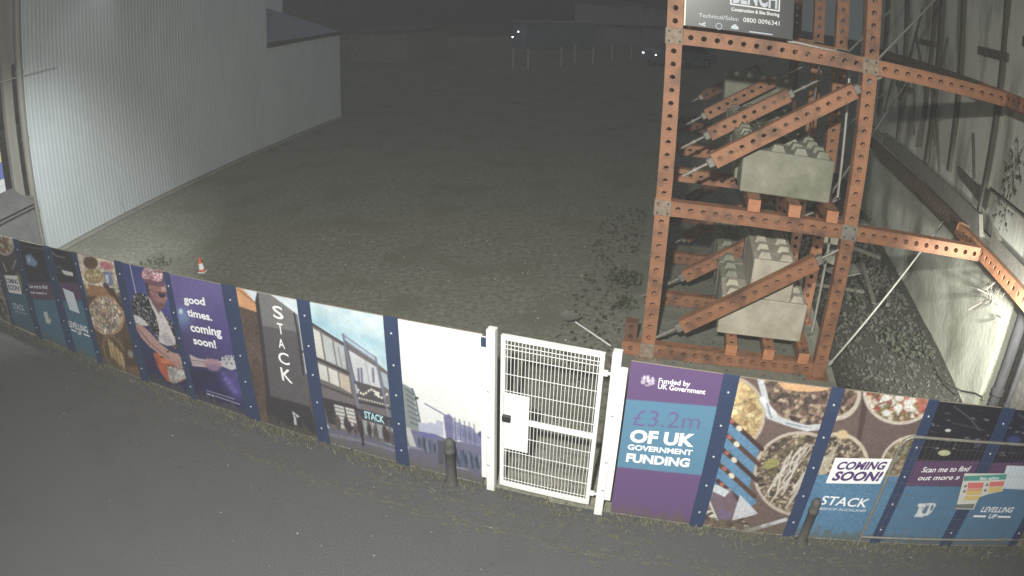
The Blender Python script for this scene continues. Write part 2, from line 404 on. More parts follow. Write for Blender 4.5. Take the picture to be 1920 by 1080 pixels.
def art_musician(a):
    a.frame(130, 450, 3.273)
    a.C = np.stack([36 + 22 * a.V / 2.2, 44 + 24 * a.V / 2.2, 84 + 50 * a.V / 2.2], 1)
    a.glow(560, 330, 150, (110, 105, 190), .75); a.glow(640, 470, 90, (80, 75, 170), .6)
    a.line([(366, 140), (408, 332)], 5, (205, 205, 215))
    a.poly([(395, 335), (440, 325), (478, 345), (505, 385), (560, 440), (610, 480), (655, 540), (700, 650), (690, 680), (640, 665), (545, 615), (505, 560), (450, 500), (392, 462), (385, 400)], (44, 42, 50))
    a.poly([(395, 335), (440, 325), (478, 345), (505, 385), (560, 440), (610, 480), (655, 540), (700, 650), (690, 680), (640, 665), (545, 615), (505, 560), (450, 500), (392, 462), (385, 400)], food([(30, 28, 34), (42, 40, 46), (185, 180, 178), (36, 34, 40), (30, 30, 40), (150, 145, 148), (40, 40, 44)], .028, 3))
    a.poly([(482, 350), (520, 385), (575, 455), (622, 545), (652, 620), (650, 645), (600, 652), (548, 628), (552, 555), (530, 465), (500, 400)], (214, 206, 208))
    a.poly([(590, 560), (650, 640), (600, 650), (560, 600)], (190, 182, 186), soft=5)
    a.poly([(478, 265), (500, 240), (572, 262), (590, 285), (596, 320), (588, 345), (592, 385), (578, 418), (556, 425), (552, 450), (510, 390), (492, 350), (478, 320)], (164, 114, 106))
    a.poly([(470, 255), (484, 262), (490, 312), (476, 305)], (200, 160, 165)); a.poly([(500, 330), (560, 430), (548, 452), (505, 385)], (120, 82, 92), soft=4)
    a.poly([(546, 322), (592, 328), (589, 350), (562, 357), (548, 345)], (40, 32, 44)); a.ell(570, 335, 12, 5, (110, 86, 120), 8, soft=3); a.line([(492, 306), (550, 328)], 4, (48, 40, 50)); a.poly([(545, 385), (590, 392), (578, 420), (556, 428), (540, 410)], (120, 82, 84), soft=5); a.poly([(556, 268), (590, 280), (594, 318), (566, 314)], (206, 158, 152), soft=5); a.ell(482, 292, 9, 17, (206, 160, 160), -5, soft=2); a.poly([(500, 285), (530, 300), (540, 380), (512, 360)], (150, 102, 108), soft=6)
    a.line([(560, 400), (590, 398)], 6, (120, 70, 76)); a.poly([(588, 335), (602, 366), (588, 374)], (186, 134, 126))
    a.ell(512, 224, 72, 58, (96, 66, 84), 15); a.ell(508, 218, 66, 52, food([(222, 196, 204), (176, 120, 140), (236, 218, 222), (160, 104, 122), (206, 130, 120), (110, 72, 92)], .022, 4), 15)
    a.poly([(452, 238), (580, 266), (586, 292), (520, 282), (462, 272)], (120, 76, 96), soft=3); a.poly([(462, 265), (484, 270), (492, 330), (500, 372), (478, 330)], (70, 50, 60), soft=3)
    a.poly([(392, 462), (425, 470), (468, 500), (480, 530), (440, 528), (404, 508)], (216, 212, 214))
    a.poly([(515, 695), (548, 690), (600, 725), (660, 760), (700, 790), (722, 850), (690, 868), (645, 884), (600, 868), (565, 820), (535, 765)], (196, 92, 58))
    a.poly([(540, 690), (600, 720), (620, 760), (570, 760)], (222, 128, 84), soft=4)
    a.poly([(600, 775), (700, 780), (724, 850), (690, 858), (650, 886), (612, 862)], food([(170, 165, 160), (190, 186, 182), (140, 136, 140)], .04, 2))
    a.line([(600, 770), (720, 800)], 5, (70, 60, 60)); a.line([(560, 720), (690, 715), (740, 720)], 12, (110, 80, 66))
    a.poly([(406, 512), (452, 530), (500, 575), (560, 640), (628, 690), (668, 700), (690, 735), (694, 790), (664, 788), (640, 764), (606, 738), (550, 700), (490, 655), (440, 600), (412, 550)], (192, 148, 140))
    a.line([(420, 545), (500, 640), (610, 728)], 12, (140, 100, 104), .6)
    for q in range(4): a.line([(640 + q * 12, 745 + q * 3), (650 + q * 13, 790 + q * 2)], 7, (165, 118, 112), .8)
    a.line([(600, 690), (660, 650), (690, 660)], 8, (90, 60, 55)); a.ell(500, 760, 40, 36, (60, 45, 80), soft=8, op=.6)
    a.grain(.3, .013)

def art_goodtimes(a):
    a.frame(130, 450, 3.273)
    t = np.clip(a.V / 2.17, 0, 1)[:, None]
    a.C = (np.array([44, 42, 92]) * (1 - t) + np.array([104, 92, 156]) * t)
    a.glow(720, 330, 140, (120, 106, 178), .5); a.glow(690, 470, 60, (130, 170, 220), .7); a.glow(960, 560, 120, (88, 74, 160), .5)
    a.ell(684, 436, 12, 15, (205, 235, 240), soft=3)
    a.poly([(650, 770), (900, 800), (1010, 1000), (740, 1000)], (40, 38, 76), soft=20)
    a.glow(990, 860, 60, (92, 84, 170), .7); a.glow(1040, 930, 45, (100, 90, 190), .6); a.glow(860, 900, 60, (40, 50, 120), .5)
    for k in range(10): a.glow(945 + (k * 37) % 95, 820 + (k * 53) % 130, 13, (128, 120, 205), .55)
    a.poly([(736, 700), (790, 725), (850, 735), (940, 742), (940, 775), (870, 782), (755, 772)], (196, 176, 180))
    a.line([(745, 735), (940, 760)], 5, (120, 96, 100)); a.line([(742, 750), (940, 770)], 3, (120, 96, 100))
    a.ell(872, 760, 40, 30, (160, 122, 144), soft=4); a.ell(890, 785, 34, 20, (146, 112, 150), soft=4)
    for q in range(4): a.ell(850 + q * 19, 738 + q * 3, 9, 17, (178, 138, 152), -12)
    a.poly([(932, 716), (985, 722), (1030, 712), (1046, 782), (995, 798), (936, 774)], (196, 192, 200))
    for q in range(6): a.ell(950 + q * 15, 732 + (q % 2) * 24, 5, 5, (70, 62, 70))
    for q in range(5): a.ell(960 + q * 17, 712, 6, 6, (208, 206, 212))
    a.line([(842, 922), (1012, 975)], 5, (170, 168, 200)); a.line([(846, 942), (862, 947)], 9, (205, 205, 220)); a.line([(876, 950), (884, 956)], 9, (205, 205, 220)); a.line([(893, 955), (1045, 1008)], 5, (190, 190, 210))
    a.grain(.12, .02)

def art_tower(a):
    a.frame(400, 480, 2.455)
    a.C[:] = (92, 76, 68)
    a.poly([(60, 100), (400, 180), (400, 300), (210, 260), (160, 180), (100, 170)], (215, 228, 236))
    a.poly([(80, 120), (140, 155), (205, 225), (215, 265), (105, 228)], (222, 158, 108)); a.line([(110, 150), (205, 225)], 4, (120, 84, 64))
    a.poly([(105, 226), (212, 262), (262, 790), (230, 800)], (92, 74, 66))
    a.poly([(105, 226), (212, 262), (262, 790), (230, 800)], food([(92, 74, 66), (100, 82, 72), (84, 68, 62)], .05, 2), op=.6)
    a.line([(205, 240), (262, 760)], 12, (62, 52, 54)); a.ell(205, 238, 9, 9, (215, 215, 215))
    a.poly([(200, 165), (262, 176), (385, 268), (400, 268), (445, 690), (262, 640)], (92, 90, 94))
    a.poly([(205, 165), (262, 176), (385, 268), (395, 350), (222, 318)], (122, 120, 120))
    a.poly([(200, 168), (205, 165), (224, 318), (262, 640), (248, 640), (192, 205)], (58, 56, 60))
    a.poly([(240, 640), (440, 690), (500, 830), (250, 790)], (58, 55, 60))
    a.line([(372, 262), (386, 340), (415, 545)], 8, (52, 52, 60)); a.poly([(386, 262), (400, 262), (440, 540), (425, 540)], (206, 214, 220))
    a.line([(395, 432), (430, 446)], 8, (52, 52, 60))
    a.poly([(362, 712), (398, 738), (380, 745), (385, 778), (372, 775), (370, 745)], (205, 206, 212))
    a.line([(375, 730), (388, 752)], 5, (70, 70, 90))
    a.grain(.12, .02)

def art_building(a):
    a.frame(400, 480, 2.455)
    n = np.clip((vnoise(a.U / .5 + a.V, a.V / .3, 5) * .7 + vnoise(a.U / .17, a.V / .12, 6) * .3 - .2) * 1.5, 0, 1)[:, None]
    a.C = np.array([158, 206, 226]) * (1 - n) + np.array([232, 238, 238]) * n
    a.poly([(440, 300), (605, 403), (610, 395), (750, 490), (835, 560), (870, 880), (540, 800), (480, 700)], (112, 106, 108))
    wins = [[(452, 328), (492, 352), (512, 478), (472, 462)], [(500, 357), (548, 386), (566, 502), (520, 482)], [(554, 390), (602, 418), (614, 524), (572, 505)],
            [(480, 492), (522, 510), (532, 582), (492, 566)], [(528, 513), (572, 532), (582, 604), (538, 584)], [(578, 536), (624, 556), (636, 634), (588, 606)]]
    for w in wins: a.poly(w, (214, 212, 204))
    a.poly(wins[5], (190, 165, 140), op=.6); a.poly(wins[1], (150, 165, 175), op=.45); a.poly(wins[2], (150, 165, 175), op=.5)
    a.line([(552, 410), (570, 500)], 4, (120, 120, 122)); a.line([(575, 420), (592, 510)], 4, (120, 120, 122))
    a.line([(446, 306), (606, 408)], 8, (66, 60, 62)); a.line([(472, 470), (622, 540)], 9, (60, 56, 60)); a.line([(490, 590), (640, 650)], 10, (80, 70, 70))
    a.poly([(622, 432), (752, 512), (772, 610), (644, 572)], (206, 210, 214)); a.line([(628, 500), (655, 570)], 3, (140, 150, 170)); a.line([(700, 480), (720, 590)], 3, (140, 150, 170))
    for x in (668, 682, 735): a.line([(x, 520), (x + 4, 580)], 10, (120, 120, 150))
    a.poly([(644, 572), (775, 612), (812, 700), (665, 664)], (86, 82, 86))
    for q in range(12):
        x = 668 + q * 12; a.ell(x, 618 + q * 2.4 + 14 * math.sin(q * .9), 5, 6, (240, 236, 220))
        a.ell(x + 4, 655 + q * 3, 4, 4, (230, 226, 214))
    a.line([(655, 590), (665, 630)], 9, (190, 190, 195)); a.poly([(745, 620), (768, 630), (760, 650), (742, 640)], (230, 228, 215))
    a.line([(672, 672), (822, 706)], 9, (60, 56, 62))
    a.line([(596, 362), (748, 470)], 9, (142, 156, 182)); a.line([(612, 392), (750, 486)], 5, (120, 132, 160))
    a.line([(598, 362), (640, 560), (690, 800)], 10, (118, 124, 148)); a.line([(748, 468), (790, 660), (830, 830)], 9, (122, 126, 150)); a.line([(612, 395), (655, 590)], 5, (80, 84, 104))
    a.poly([(770, 530), (800, 548), (815, 620), (785, 600)], (170, 186, 198))
    a.poly([(660, 700), (830, 748), (840, 800), (685, 755)], (60, 62, 74))
    a.poly([(500, 650), (660, 690), (690, 810), (530, 770)], (62, 56, 58))
    a.poly([(555, 682), (600, 694), (622, 800), (578, 790)], (200, 200, 198)); a.poly([(606, 695), (648, 706), (664, 790), (626, 780)], (205, 205, 200))
    for q in range(5): a.line([(556, 695 + q * 17), (660, 722 + q * 17)], 4, (110, 106, 104))
    a.poly([(684, 752), (835, 795), (840, 860), (700, 820)], (150, 156, 162)); 
    for x in (712, 744, 778, 806): a.line([(x, 758), (x + 18, 850)], 8, (84, 86, 98))
    a.poly([(520, 790), (700, 830), (845, 880), (900, 990), (530, 990)], (104, 102, 122)); a.poly([(520, 812), (700, 850), (845, 895), (845, 905), (700, 862), (520, 825)], (128, 126, 142), soft=2)
    for k, (x, y, h) in enumerate([(572, 770, 62), (608, 770, 60), (622, 790, 56), (652, 800, 50), (676, 792, 90), (715, 800, 60), (742, 812, 50), (786, 815, 74), (800, 830, 60), (822, 845, 60)]):
        a.ell(x + 4, y, 11, h / 2, (66, 56, 62) if k % 3 else (88, 78, 82), -6, soft=2); a.ell(x, y - h / 2, 6, 6, (110, 86, 80))
    a.line([(684, 800), (690, 872)], 10, (52, 48, 54))
    a.grain(.07, .02)

def art_sky(a):
    a.frame(400, 480, 2.455)
    n = vnoise(a.U / .5, a.V / .3, 9)[:, None]
    a.C = np.array([238, 240, 240]) * (1 - n) + np.array([248, 248, 244]) * n
    a.poly([(850, 560), (1270, 800), (1270, 1000), (850, 1000)], (222, 226, 228), soft=60, op=.6)
    a.poly([(868, 585), (916, 612), (952, 800), (905, 880), (860, 860)], (136, 146, 146)); 
    for q in range(7): a.line([(884 + q * 4, 610 + q * 26), (920 + q * 5, 640 + q * 24)], 7, (96, 104, 108))
    a.line([(916, 612), (930, 650), (958, 800)], 7, (84, 92, 108)); a.ell(935, 655, 10, 6, (60, 66, 76))
    a.line([(974, 680), (1070, 735), (1110, 755)], 5, (110, 116, 140))
    a.poly([(944, 765), (985, 772), (1000, 765), (1022, 775), (1030, 755), (1058, 765), (1060, 830), (946, 810)], (182, 186, 212))
    a.poly([(1060, 735), (1085, 728), (1102, 745), (1106, 850), (1072, 840)], (118, 118, 164)); a.poly([(1104, 760), (1140, 768), (1146, 850), (1106, 850)], (150, 154, 190))
    a.poly([(1140, 775), (1190, 790), (1215, 820), (1262, 830), (1262, 900), (1145, 880)], (134, 136, 178)); a.ell(1232, 822, 16, 14, (90, 96, 130))
    for q in range(16): a.line([(1066 + q * 12, 765 + q * 5), (1068 + q * 12, 800 + q * 5)], 4, (88, 90, 134), .8)
    for q in range(5): a.line([(1112 + q * 22, 745 + q * 8), (1118 + q * 22, 880)], 4, (96, 100, 120))
    a.poly([(905, 800), (1020, 820), (1080, 845), (1262, 885), (1262, 1080), (880, 1080)], (112, 112, 142)); a.poly([(940, 808), (1030, 826), (1028, 845), (945, 824)], (106, 106, 176))
    a.poly([(900, 880), (1050, 905), (1262, 985), (1270, 1090), (890, 1090)], (104, 102, 126)); a.line([(905, 880), (1040, 905)], 9, (150, 150, 172), .7)
    a.poly([(880, 790), (905, 790), (935, 880), (905, 875)], (190, 192, 196)); 
    for q in range(26):
        x = 950 + q * 12; y = 860 + q * 4.2; c = [(72, 80, 104), (96, 104, 136), (64, 66, 84), (122, 132, 164)][q % 4]
        a.ell(x, y, 8, 22 + 6 * (q % 3), c, -8, soft=2)
    for q in range(8): a.line([(1100 + q * 16, 880 + q * 5), (1120 + q * 15, 965 + q * 2)], 6, [(86, 106, 140), (60, 68, 86)][q % 2])
    a.line([(1108, 972), (1175, 985)], 6, (150, 156, 180)); a.poly([(1030, 850), (1060, 850), (1064, 960), (1036, 960)], (82, 84, 96))
    a.grain(.06, .014)

def art_funded(a):
    a.frame(1100, 620, 2.571)
    a.C[:] = (108, 80, 132)
    a.poly([(100, 325), (180, 330), (635, 367), (700, 372), (640, 705), (545, 696), (130, 655), (60, 650)], (88, 142, 176))
    a.frame(1190, 690, 12.8)      # the crest, white
    w = (236, 232, 240)
    a.ell(195, 335, 50, 50, w); a.ell(195, 335, 20, 20, (122, 80, 140)); a.ell(225, 235, 32, 55, w, 10); a.ell(165, 245, 14, 14, w)
    a.ell(310, 270, 42, 90, (214, 204, 220)); a.line([(290, 220), (325, 180), (340, 240)], 14, w); a.ell(370, 340, 44, 62, (222, 206, 222), 10); a.ell(375, 345, 18, 26, (150, 112, 160))
    a.ell(430, 260, 26, 46, w, -25); a.ell(432, 340, 20, 50, w, -8); a.ell(470, 310, 18, 12, w); a.line([(250, 405), (300, 425), (340, 410)], 22, w); a.line([(380, 410), (430, 395), (480, 365)], 14, w)

def bowls(a, right):
    a.frame(1100, 620, 2.571)
    a.C[:] = (112, 92, 86)
    a.poly([(760, 200), (840, 200), (870, 420), (830, 560)], (112, 90, 82), soft=8)
    a.ell(690, 400, 172, 182, (188, 172, 152)); a.ell(690, 400, 155, 166, food(PAL_CHIP, .075, 6)); a.poly([(700, 215), (755, 245), (790, 330), (740, 330)], (196, 160, 120), op=.5)
    a.ell(1075, 250, 240, 222, (192, 176, 156)); a.ell(1075, 250, 224, 206, food(PAL_MEAT, .055, 7))
    a.poly([(918, 246), (1168, 272), (1165, 284), (1110, 292), (1020, 292), (950, 280)], (222, 172, 122))
    a.line([(838, 235), (860, 320), (880, 410), (960, 440), (1060, 470), (1130, 462)], 30, (198, 202, 206)); a.line([(845, 330), (905, 400)], 26, (214, 218, 222)); a.line([(870, 350), (890, 420)], 8, (130, 140, 158)); a.line([(960, 445), (1060, 465)], 7, (140, 146, 160))
    a.ell(1030, 690, 226, 206, (192, 178, 164)); a.ell(1030, 690, 211, 191, food([(104, 86, 72), (150, 132, 112), (62, 52, 48), (178, 160, 136), (110, 104, 74), (74, 62, 56)], .036, 9))
    a.ell(890, 640, 40, 22, (150, 146, 84), -20, soft=3)
    rs = random.Random(4)
    for q in range(13):
        x = 1125 - q * 13 + rs.uniform(-5, 5); y = 545 + abs(q - 4) * 7 + rs.uniform(-12, 12); pts = [(x, y)]
        for _ in range(7): pts.append((pts[-1][0] - 16 + rs.uniform(-13, 13), pts[-1][1] + rs.uniform(22, 36)))
        a.line(pts, rs.uniform(5, 9), (214, 208, 196), .85)
    for q in range(4): a.line([(1060 - q * 14, 700 + q * 16), (985 - q * 8, 830 + q * 8)], 6, (190, 184, 172), .8)
    if not right:
        a.poly([(560, 330), (690, 420), (745, 470), (838, 548), (800, 690), (785, 750), (820, 830), (690, 900), (560, 760)], (92, 140, 180))
        for q in range(6):
            x, y = 640 - q * 12, 420 + q * 76
            a.line([(x + 40, y), (x + 110, y + 62), (x + 205, y + 150)], 22, [(70, 50, 48), (88, 62, 52)][q % 2])
            a.ell(x + 95, y + 50, 16, 12, (226, 214, 190), 40); a.ell(x + 60, y + 16, 12, 9, (190, 100, 80), 40)
        a.poly([(610, 740), (700, 770), (740, 850), (690, 910), (600, 860)], (118, 96, 110), soft=3)
        a.poly([(600, 740), (640, 745), (690, 775), (665, 800), (610, 775)], (206, 214, 218)); a.poly([(740, 790), (826, 880), (800, 890), (700, 915), (720, 850)], (198, 200, 208)); a.poly([(640, 860), (700, 880), (690, 915), (630, 905)], (120, 100, 140), soft=3)
        a.poly([(560, 800), (600, 850), (640, 910), (760, 915), (800, 960), (780, 1000), (540, 1000)], food(PAL_MEAT + [(190, 186, 176)], .06, 3))
        a.line([(590, 820), (630, 910)], 10, (205, 205, 200)); a.line([(790, 960), (860, 940), (960, 910)], 18, (196, 198, 204))
    else:
        a.frame(1440, 680, 2.842)
        a.poly([(520, 180), (640, 330), (760, 340), (640, 420), (500, 420)], (112, 92, 88), soft=8)
        a.poly([(500, 200), (540, 190), (490, 430), (470, 430)], (84, 66, 62), soft=4)
        a.ell(700, 160, 196, 172, (206, 196, 182)); a.ell(700, 160, 178, 155, food(PAL_SALAD, .06, 4)); a.poly([(785, 185), (852, 190), (840, 260), (800, 270)], (205, 96, 78), op=.7)
        for (x, y) in ((625, 190), (700, 190), (630, 270), (745, 215), (690, 245)): a.ell(x, y, 24, 18, (226, 226, 216), soft=3)
        a.ell(380, 180, 112, 130, (200, 188, 172), 20); a.ell(370, 165, 104, 122, food(PAL_MEAT, .055, 7), 20)
        a.ell(370, 545, 168, 172, (206, 192, 166)); a.ell(366, 548, 152, 156, food([(104, 86, 72), (150, 132, 112), (62, 52, 48), (178, 160, 136), (74, 62, 56)], .036, 9))
        a.ell(395, 385, 30, 24, (214, 190, 140), soft=3)
        for q in range(6): a.line([(370 - q * 14, 440 + q * 14), (310 - q * 12, 590 + q * 10)], 8, (206, 196, 170), .8)
        a.ell(790, 560, 196, 176, (206, 196, 178)); a.ell(790, 560, 182, 162, food([(128, 108, 84), (160, 140, 110), (96, 86, 66), (150, 150, 120)], .05, 12))
        a.poly([(240, 600), (275, 598), (720, 608), (760, 610), (640, 1000), (60, 1000)], (84, 134, 172))
    a.grain(.22, .014)

def stagelights(a, cx, cy, sc, seed):
    rnd = random.Random(seed)
    for q in range(34):
        x = cx + rnd.uniform(-1, 1) * 170 * sc; y = cy + rnd.uniform(-1, 1) * 120 * sc; l = rnd.uniform(4, 26) * sc
        a.line([(x, y), (x + l, y + l * .16)], rnd.choice((3, 4, 5)) * sc, rnd.choice([(170, 170, 180), (120, 122, 136), (205, 208, 210), (84, 88, 110)]), .85)
    a.line([(cx - 20 * sc, cy - 110 * sc), (cx + 60 * sc, cy - 50 * sc), (cx + 120 * sc, cy + 20 * sc)], 3 * sc, (150, 152, 168))
    a.line([(cx - 30 * sc, cy - 20 * sc), (cx + 150 * sc, cy + 20 * sc)], 4 * sc, (120, 122, 136), .6)

def art_scan(a):
    a.C[:] = (34, 34, 46); a.frame(1440, 680, 2.842)
    stagelights(a, 1010, 340, 1.0, 5); a.ell(940, 480, 34, 16, (196, 196, 150)); a.ell(960, 360, 16, 8, (220, 222, 222)); a.ell(1120, 430, 20, 18, (80, 76, 110), soft=4)
    a.frame(1440, 680, 2.842)
    a.poly([(700, 522), (1300, 522), (1240, 660), (650, 655)], (100, 66, 108)); a.poly([(640, 655), (1260, 662), (1100, 1010), (500, 1010)], (80, 126, 164))
    emblem(a, 1690, 900)

def emblem(a, ox, oy, w=(222, 226, 228), sc=12.0):
    a.frame(ox, oy, sc)
    a.poly([(385, 530), (545, 525), (560, 560), (470, 740), (560, 770), (480, 835), (280, 825), (350, 740), (400, 620), (370, 590)], w)
    a.poly([(560, 520), (745, 515), (790, 570), (740, 620), (700, 700), (600, 800), (520, 800), (600, 660)], w)
    a.poly([(600, 560), (640, 560), (560, 730), (520, 730)], (110, 128, 140)); a.poly([(680, 560), (735, 560), (690, 690), (650, 690)], (90, 120, 150)); a.line([(500, 620), (470, 720)], 22, (120, 136, 146))

def art_levelling(a):
    a.C[:] = (36, 38, 56); a.frame(1440, 680, 2.842)
    stagelights(a, 1350, 380, 1.0, 8); a.ell(1310, 410, 40, 24, (56, 70, 130), soft=4)
    a.poly([(1180, 530), (1560, 530), (1500, 668), (1130, 662)], (100, 66, 108)); a.poly([(1130, 662), (1500, 668), (1400, 1010), (900, 1010)], (80, 126, 164))

def art_food_far(a):
    a.frame(0, 420, 3.6)
    a.C[:] = (92, 76, 72); a.lay(np.ones(len(a.U)), food([(92, 76, 72), (120, 100, 90), (150, 136, 120), (74, 62, 60), (176, 160, 140)], .11, 3))
    a.ell(20, 580, 34, 100, (170, 160, 146), -12, hole=.8); a.ell(40, 640, 14, 16, (110, 130, 90), soft=3); a.grain(.2, .02)

def art_soon_far(a):
    a.frame(0, 420, 3.6)
    a.C[:] = (82, 74, 78)
    a.ell(30, 120, 66, 96, (196, 180, 170), -10); a.ell(28, 115, 54, 84, food(PAL_SALAD, .1, 2), -10)
    a.line([(20, 265), (45, 320)], 9, (180, 166, 150)); a.line([(108, 245), (85, 300)], 9, (180, 166, 150)); a.ell(125, 390, 22, 60, (130, 140, 84), -10, soft=3)
    a.poly([(0, 470), (210, 470), (290, 800), (60, 800)], (66, 112, 138))

def art_scan_far(a):
    a.frame(0, 420, 3.6)
    a.C[:] = (36, 38, 54); a.poly([(170, 210), (205, 200), (255, 260), (240, 290), (180, 270)], (130, 160, 196), soft=4); a.ell(195, 240, 10, 18, (190, 200, 220)); a.line([(160, 150), (330, 175)], 6, (120, 96, 80))
    for q in range(9): a.line([(180 + q * 14, 335 + (q % 3) * 12), (190 + q * 14, 338 + (q % 3) * 12)], 5, (96, 96, 130))
    a.poly([(120, 388), (390, 392), (420, 512), (160, 505)], (92, 66, 96)); a.poly([(160, 505), (420, 512), (500, 980), (270, 980)], (70, 118, 146))
    a.poly([(292, 592), (318, 590), (332, 630), (345, 640), (340, 672), (312, 668)], (206, 214, 216)); a.poly([(318, 592), (340, 640), (330, 645)], (120, 140, 150))

def art_level_far(a):
    a.frame(0, 420, 3.6)
    a.C[:] = (42, 42, 50)
    a.line([(345, 185), (380, 215), (440, 228)], 7, (150, 146, 140)); a.line([(350, 285), (420, 292)], 6, (130, 130, 126)); a.poly([(415, 308), (492, 326), (496, 352), (450, 345), (430, 335)], (220, 222, 214)); a.line([(360, 320), (420, 330)], 6, (100, 100, 100))
    a.poly([(330, 390), (540, 396), (570, 520), (370, 515)], (92, 60, 98)); a.poly([(370, 512), (600, 520), (720, 990), (470, 990)], (66, 116, 142))

# ------------------------------------------------------------------ text as cut vinyl (real flat geometry)
def text_mesh(s, bold=0.0, shear=0.0, space=1.0):
    cu = bpy.data.curves.new('lettering', 'FONT'); cu.body = s; cu.size = 1.0; cu.offset = bold; cu.shear = shear; cu.space_character = space; cu.resolution_u = 3
    o = bpy.data.objects.new('lettering_tmp', cu); COL.objects.link(o)
    dg = bpy.context.evaluated_depsgraph_get(); dg.update()
    me = bpy.data.meshes.new_from_object(o.evaluated_get(dg))
    bpy.data.objects.remove(o); bpy.data.curves.remove(cu)
    co = np.zeros(len(me.vertices) * 3); me.vertices.foreach_get('co', co)
    return me, co.reshape(-1, 3)

def lettering(s, B0, B1, T0, plane, m, parent, off=.006, bold=0.015, shear=0.0, name='lettering', loc0=(0, 0, 0), space=1.0):
    """baseline from photo pixel B0 to B1, cap top over B0 at T0; laid flat in the given plane (p0, direction), off metres in front"""
    me, co = text_mesh(s, bold, shear, space)
    p0, d = plane
    A = on_plane(*B0, p0, d); Bq = on_plane(*B1, p0, d); T = on_plane(*T0, p0, d)
    nrm = Vector((d[1], -d[0], 0)).normalized()
    ax = Bq - A; h = T.z - A.z
    x0, x1 = co[:, 0].min(), co[:, 0].max(); cap = .70
    v = np.array(A)[None] + np.outer((co[:, 0] - x0) / (x1 - x0), np.array(ax)) + np.outer(co[:, 1] / cap, [0, 0, h])
    v = v + np.array(nrm) * off - np.array(loc0)
    words = s.split(' '); cuts = []
    for i in range(len(words) - 1):
        m2, c2 = text_mesh(' '.join(words[:i + 1]), bold, shear, space); cuts.append(c2[:, 0].max() + .09); bpy.data.meshes.remove(m2)
    which = np.searchsorted(np.array(cuts), co[:, 0] - shear * co[:, 1]) if cuts else np.zeros(len(co), int)
    polys = [tuple(p.vertices) for p in me.polygons]; bpy.data.meshes.remove(me)
    for i in range(len(words)):
        b = MB(); sel = np.where(which == i)[0]; back = {int(q): k for k, q in enumerate(sel)}
        b.add([v[q] for q in sel], [[back[q] for q in p] for p in polys if all(q in back for q in p)])
        b.build(name, m, parent)

# ------------------------------------------------------------------ hoarding panels
HZ = 2.17
PL = ((0, 6.446), (1, -.323)); PR = ((0, 6.379), (1, -.286))
GROUP_H = 'printed hoarding panels along the pavement'
bolt_b = MB(); bolt_b.lathe((0, 0, 0), [(.016, 0), (.016, .006), (.009, .010)], 8, 0, axis=(0, 1, 0))
bolt_me = bolt_b.build('bolt', M['bolt']).data
bpy.data.objects.remove(bpy.data.objects['bolt'])

